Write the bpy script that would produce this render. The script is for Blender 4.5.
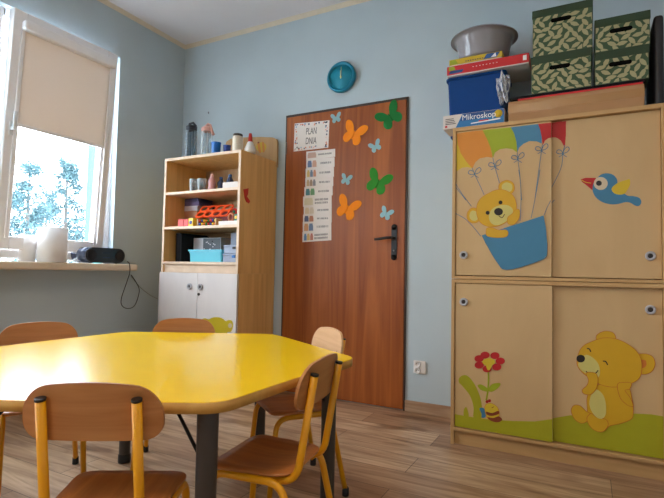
import bpy, bmesh, math, random
from mathutils import Vector, Matrix
random.seed(7)
PI = math.pi
for o in list(bpy.data.objects): bpy.data.objects.remove(o)
sc = bpy.context.scene
COL = sc.collection

# ---------------------------------------------------------------- camera
F_PX, YAW, PITCH, ROLL = 485.76, 0.4874, 0.0455, 0.019
CAM = Vector((3.0783, -3.0296, 0.8874))
_F0 = Vector((-math.sin(YAW), math.cos(YAW), 0)); _R0 = Vector((math.cos(YAW), math.sin(YAW), 0)); _U0 = Vector((0, 0, 1))
VF = _F0*math.cos(PITCH) + _U0*math.sin(PITCH); _U = _U0*math.cos(PITCH) - _F0*math.sin(PITCH)
VR = _R0*math.cos(ROLL) + _U*math.sin(ROLL); VU = _U*math.cos(ROLL) - _R0*math.sin(ROLL)
cam = bpy.data.cameras.new('camera'); camo = bpy.data.objects.new('camera', cam); COL.objects.link(camo)
cam.sensor_width = 36; cam.lens = F_PX*36/664; cam.clip_start = .05; cam.clip_end = 200
m = Matrix((VR, VU, -VF)).transposed().to_4x4(); m.translation = CAM
camo.matrix_world = m
sc.camera = camo
def at(u, v, ax, val):
    """point of the plane axis=val seen at photo coordinate (u, v)"""
    d = VF + VR*((u-332)/F_PX) - VU*((v-249)/F_PX)
    return CAM + d*((val-CAM[ax])/d[ax])

# ---------------------------------------------------------------- world and light
sc.view_settings.view_transform = 'Standard'; sc.view_settings.look = 'None'
sc.view_settings.gamma = 1; sc.view_settings.use_curve_mapping = False
sc.view_settings.exposure = 1.17
w = bpy.data.worlds.new('World'); sc.world = w; w.use_nodes = True
bg = w.node_tree.nodes['Background']
bg.inputs['Color'].default_value = (0.84, 0.92, 1.0, 1); bg.inputs['Strength'].default_value = 7.2
def portal(name, x, y, z, sy, sz):
    l = bpy.data.lights.new(name, 'AREA'); l.shape = 'RECTANGLE'; l.size = sz; l.size_y = sy
    l.cycles.is_portal = True
    o = bpy.data.objects.new(name, l); COL.objects.link(o); o.location = (x, y, z); o.rotation_euler = (0, -PI/2, 0)
portal('window_portal', -.40, -1.5, 1.68, 1.75, 1.55)
portal('window_portal', -.40, -4.3, 1.68, 1.45, 1.55)
FILL_LAMP_STRENGTH = 7.0
FILL_LAMP_COLOR = (1.0, 0.80, 0.58, 1)

# ---------------------------------------------------------------- materials
def lin(c):
    c = c/255
    return c/12.92 if c <= .04045 else ((c+.055)/1.055)**2.4
def rgb(r, g, b): return (lin(r), lin(g), lin(b), 1)
MATS = {}
def mat(name, c, rough=.5, metal=0, spec=.5, var=0, scale=20, bump=0, bscale=80):
    if name in MATS: return MATS[name]
    if name.startswith('paint_'): c = tuple(x*.72 for x in c[:3])+(1,)
    M = bpy.data.materials.new(name); M.use_nodes = True; nt = M.node_tree; p = nt.nodes['Principled BSDF']
    p.inputs['Roughness'].default_value = rough; p.inputs['Metallic'].default_value = metal
    p.inputs['Specular IOR Level'].default_value = spec
    tc = nt.nodes.new('ShaderNodeTexCoord'); n = nt.nodes.new('ShaderNodeTexNoise'); n.inputs['Scale'].default_value = scale
    n.inputs['Detail'].default_value = 3
    nt.links.new(tc.outputs['Object'], n.inputs['Vector'])
    r = nt.nodes.new('ShaderNodeValToRGB'); v = max(var, .02)
    r.color_ramp.elements[0].position = .3; r.color_ramp.elements[1].position = .7
    r.color_ramp.elements[0].color = tuple(x*(1-v) for x in c[:3])+(1,); r.color_ramp.elements[1].color = tuple(min(1, x*(1+v)) for x in c[:3])+(1,)
    nt.links.new(n.outputs['Fac'], r.inputs['Fac']); nt.links.new(r.outputs['Color'], p.inputs['Base Color'])
    if bump:
        n2 = nt.nodes.new('ShaderNodeTexNoise'); n2.inputs['Scale'].default_value = bscale; nt.links.new(tc.outputs['Object'], n2.inputs['Vector'])
        b = nt.nodes.new('ShaderNodeBump'); b.inputs['Strength'].default_value = bump; b.inputs['Distance'].default_value = .002
        nt.links.new(n2.outputs['Fac'], b.inputs['Height']); nt.links.new(b.outputs['Normal'], p.inputs['Normal'])
    MATS[name] = M; return M
def wood(name, c1, c2, stretch=(30, 30, 1.2), rough=.45, spec=.4, dist=1.0, band=4.0):
    if name in MATS: return MATS[name]
    M = bpy.data.materials.new(name); M.use_nodes = True; nt = M.node_tree; p = nt.nodes['Principled BSDF']
    p.inputs['Roughness'].default_value = rough; p.inputs['Specular IOR Level'].default_value = spec
    tc = nt.nodes.new('ShaderNodeTexCoord'); mp = nt.nodes.new('ShaderNodeMapping'); mp.inputs['Scale'].default_value = stretch
    n = nt.nodes.new('ShaderNodeTexNoise'); n.inputs['Scale'].default_value = 1; n.inputs['Detail'].default_value = 5; n.inputs['Distortion'].default_value = dist
    nt.links.new(tc.outputs['Object'], mp.inputs['Vector']); nt.links.new(mp.outputs['Vector'], n.inputs['Vector'])
    r = nt.nodes.new('ShaderNodeValToRGB')
    r.color_ramp.elements[0].position = .33; r.color_ramp.elements[1].position = .68
    r.color_ramp.elements[0].color = c1; r.color_ramp.elements[1].color = c2
    nt.links.new(n.outputs['Fac'], r.inputs['Fac']); nt.links.new(r.outputs['Color'], p.inputs['Base Color'])
    MATS[name] = M; return M
def glassy(name, tint=(1, 1, 1, 1), fac=.12, rough=.03):
    if name in MATS: return MATS[name]
    M = bpy.data.materials.new(name); M.use_nodes = True; nt = M.node_tree
    for n in list(nt.nodes):
        if n.type != 'OUTPUT_MATERIAL': nt.nodes.remove(n)
    out = [n for n in nt.nodes if n.type == 'OUTPUT_MATERIAL'][0]
    t = nt.nodes.new('ShaderNodeBsdfTransparent'); t.inputs['Color'].default_value = tint
    g = nt.nodes.new('ShaderNodeBsdfPrincipled'); g.inputs['Roughness'].default_value = rough; g.inputs['Base Color'].default_value = tint
    fr = nt.nodes.new('ShaderNodeLayerWeight'); fr.inputs['Blend'].default_value = fac
    mx = nt.nodes.new('ShaderNodeMixShader')
    nt.links.new(fr.outputs['Facing'], mx.inputs['Fac']); nt.links.new(t.outputs[0], mx.inputs[1]); nt.links.new(g.outputs[0], mx.inputs[2])
    nt.links.new(mx.outputs[0], out.inputs['Surface'])
    MATS[name] = M; return M
def emis(name, c, s):
    M = bpy.data.materials.new(name); M.use_nodes = True; p = M.node_tree.nodes['Principled BSDF']
    p.inputs['Base Color'].default_value = (.9, .9, .9, 1); p.inputs['Emission Color'].default_value = c; p.inputs['Emission Strength'].default_value = s
    return M

WALL = mat('wall_paint', rgb(188, 201, 207), .85, spec=.2, var=.03, scale=3, bump=.15, bscale=120)
CEIL = mat('ceiling_paint', rgb(226, 222, 224), .9, spec=.2, var=.02, scale=3)
CREAM = mat('cream_trim', rgb(222, 208, 186), .7, var=.03)
PVC = mat('white_pvc', rgb(250, 248, 250), .35, var=.01)
BEECH = wood('beech_veneer', rgb(182, 142, 92), rgb(198, 158, 106), (24, 24, 1.4), .5)
BEECHH = wood('beech_veneer_horizontal', rgb(182, 142, 92), rgb(198, 158, 106), (1.4, 24, 24), .5)
SHELFB = wood('shelf_side_wood', rgb(216, 168, 102), rgb(234, 188, 120), (22, 22, 1.2), .5)
EDGEB = wood('pale_edge_band', rgb(216, 188, 160), rgb(228, 202, 176), (10, 10, 10), .5)
DOORP = wood('cream_door_panel', rgb(196, 161, 113), rgb(202, 167, 119), (6, 6, 2), .5)
DOORW = wood('white_door_panel', rgb(214, 207, 205), rgb(222, 215, 212), (6, 6, 2), .45)
DOORM = wood('brown_door_veneer', rgb(140, 70, 26), rgb(176, 98, 42), (14, 14, .7), .42, dist=1.6)
FRAMED = mat('dark_door_frame', rgb(62, 46, 40), .45)
SEATW = wood('brown_seat_plywood', rgb(176, 104, 50), rgb(202, 130, 68), (30, 2, 30), .35, spec=.5)
BACKW = wood('back_plywood', rgb(170, 108, 58), rgb(192, 130, 76), (2, 30, 30), .4)
PALEW = wood('pale_back_plywood', rgb(206, 158, 112), rgb(222, 178, 132), (2, 30, 30), .4)
ORNG = mat('orange_yellow_tube', rgb(234, 160, 14), .3, spec=.5, var=.02)
BLK = mat('black_plastic', rgb(22, 21, 23), .4)
TYEL = mat('yellow_laminate', rgb(255, 208, 0), .25, spec=.5, var=.015, scale=6)
TYEL.node_tree.nodes['Principled BSDF'].inputs['Coat Weight'].default_value = .25
TYEL.node_tree.nodes['Principled BSDF'].inputs['Coat Roughness'].default_value = .14
TEDGE = wood('table_edge_wood', rgb(190, 138, 62), rgb(206, 156, 78), (14, 14, 14), .5)
TLEG = mat('dark_grey_metal', rgb(72, 66, 62), .4, metal=.3)
PAPER = mat('white_paper', rgb(240, 232, 226), .8)

# ---------------------------------------------------------------- mesh helpers
class B:
    """collects shapes, each face with a material, into one mesh"""
    def __init__(s): s.bm = bmesh.new(); s.mats = []
    def _mi(s, m):
        if m not in s.mats: s.mats.append(m)
        return s.mats.index(m)
    def _fin(s, faces, m, smooth=False):
        i = s._mi(m)
        for f in faces: f.material_index = i; f.smooth = smooth
    def box(s, lo, hi, m, bev=0, seg=2, M=None):
        t = bmesh.new(); bmesh.ops.create_cube(t, size=1)
        lo = Vector(lo); hi = Vector(hi)
        for v in t.verts: v.co = Vector(((v.co.x+.5)*(hi.x-lo.x)+lo.x, (v.co.y+.5)*(hi.y-lo.y)+lo.y, (v.co.z+.5)*(hi.z-lo.z)+lo.z))
        if bev: bmesh.ops.bevel(t, geom=t.edges[:]+t.verts[:], offset=bev, segments=seg, affect='EDGES', profile=.5)
        s._merge(t, m, False, M); return s
    def _merge(s, t, m, smooth, M=None):
        if M: t.transform(M)
        vm = {}
        for v in t.verts: vm[v] = s.bm.verts.new(v.co)
        fs = []
        for f in t.faces:
            try: fs.append(s.bm.faces.new([vm[v] for v in f.verts]))
            except ValueError: pass
        s._fin(fs, m, smooth); t.free()
    def tube(s, pts, r, m, n=12, cap=True, r2=None, smooth=True):
        pts = [Vector(p) for p in pts]; rings = []; k = len(pts)
        prev = None
        for i, p in enumerate(pts):
            d = (pts[min(i+1, k-1)] - pts[max(i-1, 0)]).normalized()
            if prev is None:
                a = d.orthogonal().normalized()
            else:
                a = (prev - d*prev.dot(d)).normalized()
            prev = a; b = d.cross(a)
            rr = r if r2 is None else r + (r2-r)*i/(k-1)
            rings.append([s.bm.verts.new(p + (a*math.cos(2*PI*j/n) + b*math.sin(2*PI*j/n))*rr) for j in range(n)])
        fs = []
        for i in range(k-1):
            for j in range(n): fs.append(s.bm.faces.new((rings[i][j], rings[i][(j+1) % n], rings[i+1][(j+1) % n], rings[i+1][j])))
        s._fin(fs, m, smooth)
        if cap:
            s._fin([s.bm.faces.new(rings[0][::-1]), s.bm.faces.new(rings[-1])], m)
        return s
    def lathe(s, prof, c, m, n=32, axis='z', smooth=True, a0=0, sx=1, sy=1):
        """prof: list of (radius, height)"""
        c = Vector(c); rings = []
        for r, h in prof:
            if r < 1e-6:
                rings.append([s.bm.verts.new(c + s._ax(0, 0, h, axis))])
            else:
                rings.append([s.bm.verts.new(c + s._ax(sx*r*math.cos(2*PI*j/n+a0), sy*r*math.sin(2*PI*j/n+a0), h, axis)) for j in range(n)])
        fs = []
        for i in range(len(rings)-1):
            A, Bq = rings[i], rings[i+1]
            for j in range(n):
                q = [A[j % len(A)], A[(j+1) % len(A)], Bq[(j+1) % len(Bq)], Bq[j % len(Bq)]]
                u = []
                for x in q:
                    if x not in u: u.append(x)
                if len(u) > 2: fs.append(s.bm.faces.new(u))
        s._fin(fs, m, smooth); return s
    def _ax(s, x, y, h, axis):
        return {'z': Vector((x, y, h)), 'y': Vector((x, -h, y)), 'x': Vector((h, x, y))}[axis]
    def prism(s, pts, vec, m, smooth=False):
        """extrude polygon pts (3D) by vec"""
        vec = Vector(vec); P = [Vector(p) for p in pts]
        a = [s.bm.verts.new(p) for p in P]; b = [s.bm.verts.new(p+vec) for p in P]; n = len(P)
        fs = [s.bm.faces.new(a[::-1]), s.bm.faces.new(b)]
        s._fin(fs, m)
        s._fin([s.bm.faces.new((a[i], a[(i+1) % n], b[(i+1) % n], b[i])) for i in range(n)], m, smooth)
        return s
    def poly(s, pts, m):
        s._fin([s.bm.faces.new([s.bm.verts.new(Vector(p)) for p in pts])], m); return s
    def ball(s, c, r, m, sx=1, sy=1, sz=1, seg=20):
        t = bmesh.new(); bmesh.ops.create_uvsphere(t, u_segments=seg, v_segments=seg//2+2, radius=r)
        for v in t.verts: v.co = Vector((v.co.x*sx, v.co.y*sy, v.co.z*sz)) + Vector(c)
        s._merge(t, m, True); return s
WOFF = {}
def obj(name, b, parent=None, origin=None):
    bm = b.bm
    bmesh.ops.recalc_face_normals(bm, faces=bm.faces[:])
    if parent is None:
        if origin is None:
            xs = [v.co for v in bm.verts]
            origin = Vector(((min(p.x for p in xs)+max(p.x for p in xs))/2, (min(p.y for p in xs)+max(p.y for p in xs))/2, min(p.z for p in xs)))
        off = Vector(origin)
    else: off = WOFF[parent.name]
    for v in bm.verts: v.co -= off
    me = bpy.data.meshes.new(name); bm.to_mesh(me); bm.free()
    for mm in b.mats: me.materials.append(mm)
    o = bpy.data.objects.new(name, me); COL.objects.link(o); WOFF[o.name] = off.copy()
    if parent is None: o.location = off
    else: o.parent = parent
    return o
def tag(o, label, cat, group=None, kind=None):
    if label: o['label'] = label
    if cat: o['category'] = cat
    if group: o['group'] = group
    if kind: o['kind'] = kind
    return o
def thing(name, loc, label, cat, group=None):
    o = bpy.data.objects.new(name, None); COL.objects.link(o); o.location = loc; o.empty_display_size = .05
    WOFF[o.name] = Vector(loc)
    return tag(o, label, cat, group)
def struct(name, b, parent=None):
    o = obj(name, b, parent)
    if parent is None: o['kind'] = 'structure'
    return o
def smoothp(P, n=5, closed=True):
    P = [Vector(p) for p in P]; k = len(P); out = []
    rng = range(k) if closed else range(k-1)
    for i in rng:
        if closed: a, b, c, d = P[(i-1) % k], P[i], P[(i+1) % k], P[(i+2) % k]
        else: a, b, c, d = P[max(i-1, 0)], P[i], P[i+1], P[min(i+2, k-1)]
        for j in range(n):
            t = j/n
            out.append(.5*((2*b)+(c-a)*t+(2*a-5*b+4*c-d)*t*t+(3*b-a-3*c+d)*t**3))
    if not closed: out.append(P[-1])
    return out
def text_mesh(b, body, M, size, m, ext=.0004, cx='CENTER', sx=1.0):
    cu = bpy.data.curves.new('lettering', 'FONT'); cu.body = body; cu.size = size; cu.extrude = ext; cu.align_x = cx; cu.align_y = 'CENTER'
    cu.offset = 0
    o = bpy.data.objects.new('lettering', cu); COL.objects.link(o)
    dg = bpy.context.evaluated_depsgraph_get(); me = bpy.data.meshes.new_from_object(o.evaluated_get(dg))
    t = bmesh.new(); t.from_mesh(me)
    for v in t.verts: v.co.x *= sx
    b._merge(t, m, False, M)
    bpy.data.objects.remove(o); bpy.data.meshes.remove(me); bpy.data.curves.remove(cu)

# ---------------------------------------------------------------- room shell
H = 2.80; RX = 4.7; RY = -5.3; WT = .30
def floor_mat():
    M = bpy.data.materials.new('laminate_planks'); M.use_nodes = True; nt = M.node_tree; p = nt.nodes['Principled BSDF']; L = nt.links.new
    p.inputs['Roughness'].default_value = .34; p.inputs['Specular IOR Level'].default_value = .5
    tc = nt.nodes.new('ShaderNodeTexCoord')
    br = nt.nodes.new('ShaderNodeTexBrick'); br.offset = .37; br.inputs['Scale'].default_value = 1
    br.inputs['Brick Width'].default_value = 1.28; br.inputs['Row Height'].default_value = .192
    br.inputs['Mortar Size'].default_value = .0016; br.inputs['Mortar Smooth'].default_value = .2; br.inputs['Bias'].default_value = 0
    br.inputs['Color1'].default_value = rgb(172, 136, 104); br.inputs['Color2'].default_value = rgb(220, 190, 156); br.inputs['Mortar'].default_value = rgb(84, 62, 44)
    L(tc.outputs['Object'], br.inputs['Vector'])
    mp = nt.nodes.new('ShaderNodeMapping'); mp.inputs['Scale'].default_value = (1.6, 16, 1)
    n = nt.nodes.new('ShaderNodeTexNoise'); n.inputs['Scale'].default_value = 1.5; n.inputs['Detail'].default_value = 6; n.inputs['Distortion'].default_value = 1.2
    L(tc.outputs['Object'], mp.inputs['Vector']); L(mp.outputs['Vector'], n.inputs['Vector'])
    r = nt.nodes.new('ShaderNodeValToRGB'); r.color_ramp.elements[0].position = .3; r.color_ramp.elements[1].position = .66
    r.color_ramp.elements[0].color = rgb(176, 150, 128); r.color_ramp.elements[1].color = (1, 1, 1, 1)
    L(n.outputs['Fac'], r.inputs['Fac'])
    mx = nt.nodes.new('ShaderNodeMix'); mx.data_type = 'RGBA'; mx.blend_type = 'MULTIPLY'; mx.inputs['Factor'].default_value = .9
    L(br.outputs['Color'], mx.inputs[6]); L(r.outputs['Color'], mx.inputs[7])
    # knots
    mp2 = nt.nodes.new('ShaderNodeMapping'); mp2.inputs['Scale'].default_value = (2.2, 7, 1)
    vo = nt.nodes.new('ShaderNodeTexNoise'); vo.inputs['Scale'].default_value = 1.1; vo.inputs['Detail'].default_value = 2
    L(tc.outputs['Object'], mp2.inputs['Vector']); L(mp2.outputs['Vector'], vo.inputs['Vector'])
    r2 = nt.nodes.new('ShaderNodeValToRGB'); r2.color_ramp.elements[0].position = .27; r2.color_ramp.elements[1].position = .38
    r2.color_ramp.elements[0].color = rgb(150, 118, 92); r2.color_ramp.elements[1].color = (1, 1, 1, 1)
    L(vo.outputs['Fac'], r2.inputs['Fac'])
    m2 = nt.nodes.new('ShaderNodeMix'); m2.data_type = 'RGBA'; m2.blend_type = 'MULTIPLY'; m2.inputs['Factor'].default_value = .7
    L(mx.outputs[2], m2.inputs[6]); L(r2.outputs['Color'], m2.inputs[7]); L(m2.outputs[2], p.inputs['Base Color'])
    return M
FLOORM = floor_mat()
struct('floor', B().box((0, RY, -.1), (RX, 0, 0), FLOORM))
struct('ceiling', B().box((-WT, RY-.2, H), (RX+.2, .2, H+.15), CEIL))
struct('wall_back', B().box((-WT, 0, -.1), (RX+.2, .2, H), WALL))
struct('wall_right', B().box((RX, RY, -.1), (RX+.2, 0, H), WALL))
struct('wall_front', B().box((-WT, RY-.2, -.1), (RX+.2, RY, H), WALL))
# left wall with two window openings; outside part of each reveal is insulation painted turquoise
WZ0, WZ1 = .86, 2.447
W1 = (-2.36, -.645); W2 = (-5.02, -3.6)
b = B()
ys = [RY, W2[0], W2[1], W1[0], W1[1], 0]
for i in range(5):
    y0, y1 = ys[i], ys[i+1]
    if i in (1, 3):
        b.box((-WT, y0, -.1), (0, y1, WZ0), WALL); b.box((-WT, y0, WZ1), (0, y1, H), WALL)
    else: b.box((-WT, y0, -.1), (0, y1, H), WALL)
struct('wall_left', b)
TEAL = mat('turquoise_render', rgb(60, 150, 148), .8)
for k, (y0, y1) in enumerate((W1, W2)):
    b = B()
    b.box((-WT-.01, y1-.012, WZ0), (-WT, y1+.3, WZ1), TEAL); b.box((-WT-.01, y0-.3, WZ0), (-WT, y0+.012, WZ1), TEAL)
    b.box((-WT, y1-.012, WZ0+.03), (-.115, y1, WZ1), TEAL); b.box((-WT, y0, WZ0+.03), (-.115, y0+.012, WZ1), TEAL)
    struct('trim_%d' % (k+1), b)
# cove trim under the ceiling
b = B()
for (p, q) in (((0, 0), (RX, 0)), ((0, 0), (0, RY))):
    if p[1] == q[1]: b.prism([(0, -.0, H-.024), (0, -.028, H), (0, 0, H)], (RX, 0, 0), CREAM)
    else: b.prism([(0, 0, H-.024), (.028, 0, H), (0, 0, H)], (0, RY, 0), CREAM)
b.prism([(RX, 0, H-.024), (RX-.028, 0, H), (RX, 0, H)], (0, RY, 0), CREAM)
b.prism([(0, RY, H-.024), (0, RY+.028, H), (0, RY, H)], (RX, 0, 0), CREAM)
struct('trim_3', b)
D0, D1, DZ = 1.066, 2.028, 2.05
BASE = wood('baseboard_wood', rgb(158, 124, 96), rgb(196, 164, 134), (1.6, 20, 20), .45)
struct('baseboard_back', B().box((0, -.014, 0), (D0, 0, .07), BASE, .003).box((D1, -.014, 0), (RX, 0, .07), BASE, .003))
struct('baseboard_left', B().box((0, RY, 0), (.014, -.014, .07), BASE, .003))
struct('baseboard_right', B().box((RX-.014, RY, 0), (RX, -.014, .07), BASE, .003))

# ---------------------------------------------------------------- windows
GLASS = glassy('window_glass', (1, 1, 1, 1), .05)
HANDLE = mat('handle_white', rgb(225, 228, 232), .3)
def sash_frame(b, y0, y1, z0, z1, x0, x1, wd, m, M=None):
    b.box((x0, y0, z0), (x1, y0+wd, z1), m, .006, 2, M); b.box((x0, y1-wd, z0), (x1, y1, z1), m, .006, 2, M)
    b.box((x0, y0+wd, z0), (x1, y1-wd, z0+wd), m, .006, 2, M); b.box((x0, y0+wd, z1-wd), (x1, y1-wd, z1), m, .006, 2, M)
def window(n, y0, y1, mul, tilt, edge=.03):
    b = B(); zb = .93
    # fixed frame
    sash_frame(b, y0, y1, zb, WZ1, -.115, -.045, .055, PVC)
    b.box((-.115, mul-.03, zb), (-.045, mul+.03, WZ1), PVC)
    wn = struct('window_%d' % n, b)
    for (a, c, tl) in ((mul+.006, y1-edge, tilt), (y0+.03, mul-.006, 0)):
        z0, z1 = .985, WZ1-.035
        piv = Vector((-.045, 0, z0))
        M = Matrix.Translation(piv) @ Matrix.Rotation(tl, 4, 'Y') @ Matrix.Translation(-piv)
        sb = B(); sash_frame(sb, a, c, z0, z1, -.045, .012, .078, PVC, M)
        sa = obj('sash', sb, wn)
        obj('glass_pane', B().box((-.022, a+.07, z0+.07), (-.016, c-.07, z1-.07), GLASS, 0, 2, M), sa)
        hb = B(); hy = a+.035 if a > mul-.01 else c-.035
        hb.box((.012, hy-.014, 1.66), (.022, hy+.014, 1.74), HANDLE, .003, 2, M)
        hb.tube([(.022, hy, 1.70), (.05, hy, 1.70)], .009, HANDLE)if False else hb.box((.022, hy-.009, 1.69), (.052, hy+.009, 1.71), HANDLE, .003, 2, M)
        hb.box((.04, hy-.01, 1.69) if tl == 0 else (.04, hy-.01, 1.69), (.054, hy+.01, 1.80), HANDLE, .004, 2, M)
        obj('window_handle', hb, sa)
    return wn
TILT = .060
wn1 = window(1, W1[0], W1[1], -1.455, TILT, .092)
window(2, W2[0], W2[1], -4.3, 0)
SILLM = mat('cream_sill', rgb(226, 208, 184), .4, var=.02)
struct('trim_4', B().box((-.11, W1[0]-.12, .862), (.17, -.557, .910), SILLM, .012, 3))
struct('trim_5', B().box((-.11, W2[0]-.1, .862), (.17, W2[1]+.1, .910), SILLM, .012, 3))
# roller blind mounted on the tilted sash
FAB = bpy.data.materials.new('blind_fabric'); FAB.use_nodes = True
_nt = FAB.node_tree; _p = _nt.nodes['Principled BSDF']; _p.inputs['Base Color'].default_value = rgb(242, 232, 224); _p.inputs['Roughness'].default_value = .9
_tr = _nt.nodes.new('ShaderNodeBsdfTranslucent'); _tr.inputs['Color'].default_value = rgb(214, 200, 186); _mx = _nt.nodes.new('ShaderNodeMixShader'); _mx.inputs['Fac'].default_value = .16
_o = [n for n in _nt.nodes if n.type == 'OUTPUT_MATERIAL'][0]
_wv = _nt.nodes.new('ShaderNodeTexNoise'); _wv.inputs['Scale'].default_value = 300
_bp = _nt.nodes.new('ShaderNodeBump'); _bp.inputs['Strength'].default_value = .1; _nt.links.new(_wv.outputs['Fac'], _bp.inputs['Height']); _nt.links.new(_bp.outputs['Normal'], _p.inputs['Normal'])
_nt.links.new(_p.outputs[0], _mx.inputs[1]); _nt.links.new(_tr.outputs[0], _mx.inputs[2]); _nt.links.new(_mx.outputs[0], _o.inputs['Surface'])
piv = Vector((-.045, 0, .985)); MT = Matrix.Translation(piv) @ Matrix.Rotation(TILT, 4, 'Y') @ Matrix.Translation(-piv)
by0, by1 = -1.405, -.775
bl = thing('roller_blind', MT @ Vector((.03, (by0+by1)/2, 1.84)), 'beige roller blind half lowered on the tilted white window sash', 'blind')
bb_ = B(); bb_.box((.012, by0, 2.292), (.062, by1, 2.352), PVC, .012, 3, MT); obj('cassette', bb_, bl)
bb_ = B(); bb_.box((.014, by0+.02, 1.74), (.0165, by1-.02, 2.30), FAB, 0, 2, MT); fb = obj('blind_fabric', bb_, bl)
bb_ = B(); bb_.box((.012, by0+.02, 1.722), (.022, by1-.02, 1.742), PVC, .003, 2, MT); obj('bottom_bar', bb_, bl)
for yy in (by0, by1-.022):
    bb_ = B(); bb_.box((.012, yy, 1.05), (.026, yy+.022, 2.292), PVC, .003, 2, MT); obj('guide_rail', bb_, bl)

# ---------------------------------------------------------------- outside
GR = mat('snowy_ground', rgb(205, 215, 222), .9, var=.06, scale=.6)
struct('ground', B().box((-60, -60, -1.4), (-WT-.02, 60, -1.3), GR))
LEAF = mat('glare_tinted_needles', rgb(58, 88, 94), .8, var=.3, scale=4)  # blue in the needle colour stands for outdoor glare and haze
BARK = mat('grey_bark', rgb(86, 80, 76), .9)
def tree(x, y, h, r, seed, label):
    rnd = random.Random(seed); t = thing('outdoor_tree', (x, y, -1.3), label, 'tree', None)
    obj('trunk', B().tube([(x, y, -1.3), (x+.05, y, -1.3+h*.5), (x, y, -1.3+h*.97)], .13, BARK, 8, r2=.02), t)
    b = B(); i = b._mi(LEAF)
    for k in range(78):
        f_ = rnd.random(); zc_ = -1.3+h*(.18+.80*f_); rad = r*(1.05-.85*f_)*(.35+.65*rnd.random()); a = rnd.random()*2*PI
        bx_, by_ = x+rad*math.cos(a), y+rad*math.sin(a); cl = rnd.uniform(.18, .34)
        for _ in range(90):
            d = Vector((rnd.gauss(0, 1), rnd.gauss(0, 1), rnd.gauss(0, .8)))*cl*.6; c = Vector((bx_, by_, zc_))+d
            u_ = Vector((rnd.uniform(-1, 1), rnd.uniform(-1, 1), rnd.uniform(-.8, .5))).normalized()*.11
            e = Vector((rnd.uniform(-1, 1), rnd.uniform(-1, 1), rnd.uniform(-1, 1))).normalized()*.022
            f = b.bm.faces.new([b.bm.verts.new(c-u_-e*.3), b.bm.verts.new(c+e), b.bm.verts.new(c+u_), b.bm.verts.new(c-e)]); f.material_index = i
    obj('foliage', b, t)
g1 = at(28, 200, 0, -13); g2 = at(66, 200, 0, -14); g4 = at(47, 200, 0, -20); g5 = at(3, 200, 0, -20)
tree(g1.x, g1.y, at(28, 160, 0, -13).z+1.3, 1.25, 1, 'tree outside the window, behind the left of the glass')
tree(g2.x, g2.y, at(66, 158, 0, -14).z+1.3, 1.2, 2, 'tree outside the window towards the right edge of the glass')
tree(g4.x, g4.y, at(47, 190, 0, -20).z+1.3, 1.9, 4, 'lower far tree seen between the two nearer trees outside')
BLD = mat('pale_far_render', rgb(225, 228, 226), .9)
fb_ = thing('apartment_block', (-45, g1.y+22, -1.3), 'pale low building far outside behind the spruces', 'building')
obj('wall', B().box((-49, g1.y+12, -1.3), (-45, g1.y+34, 2.6), BLD), fb_)
obj('roof', B().box((-49.3, g1.y+11.7, 2.6), (-44.7, g1.y+34.3, 2.9), FRAMED), fb_)

# ---------------------------------------------------------------- ceiling lamps added out of view as warm fill
LM = emis('lamp_diffuser', FILL_LAMP_COLOR, FILL_LAMP_STRENGTH)
for (x, y, lb) in ((2.5, -2.7, 'added square white fill lamp over the room centre, out of view'), (2.5, -4.4, 'added square white fill lamp near the front wall, out of view')):
    t = thing('fill_lamp', (x, y, H-.06), lb, 'lamp', 'added fill lamps')
    obj('lamp_frame', B().box((x-.3, y-.3, H-.05), (x+.3, y+.3, H), PVC, .004), t)
    obj('diffuser', B().box((x-.28, y-.28, H-.06), (x+.28, y+.28, H-.0502), LM, .004), t)

# ---------------------------------------------------------------- door
b = B(); fw = .011
b.box((D0, -.012, 0), (D0+fw, -.0005, DZ), FRAMED, .002); b.box((D1-fw, -.012, 0), (D1, -.0005, DZ), FRAMED, .002); b.box((D0+fw, -.012, DZ-.017), (D1-fw, -.0005, DZ), FRAMED, .002)
dr = struct('door_1', b)
DY = -.016
obj('door_leaf', B().box((D0+fw+.002, DY, .008), (D1-fw-.002, -.0006, DZ-.019), DOORM, .002), dr)
b = B()
hx = 1.944
b.prism([(hx-.019, DY, .985), (hx+.019, DY, .985), (hx+.019, DY, 1.185), (hx-.019, DY, 1.185)], (0, -.006, 0), BLK)
b.lathe([(0, 0), (.019, 0), (.019, .006), (0, .006)], (hx, DY, 1.185), BLK, 20, 'y'); b.lathe([(0, 0), (.019, 0), (.019, .006), (0, .006)], (hx, DY, .985), BLK, 20, 'y')
b.tube([(hx, DY, 1.112), (hx, DY-.05, 1.112)], .009, BLK)
b.tube([(hx, DY-.05, 1.112), (hx-.03, DY-.056, 1.112), (hx-.08, DY-.055, 1.105), (hx-.118, DY-.05, 1.102)], .009, BLK)
b.lathe([(.006, .006), (.006, .008), (0, .008)], (hx, DY, 1.03), mat('keyhole_steel', rgb(150, 146, 140), .3, metal=.8), 12, 'y')
obj('door_handle', b, dr)
for hz in (1.80, .30):
    obj('hinge', B().tube([(D0+.012, -.017, hz-.045), (D0+.012, -.017, hz+.045)], .0065, mat('hinge_metal', rgb(120, 112, 106), .4, metal=.6)), dr)

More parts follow.
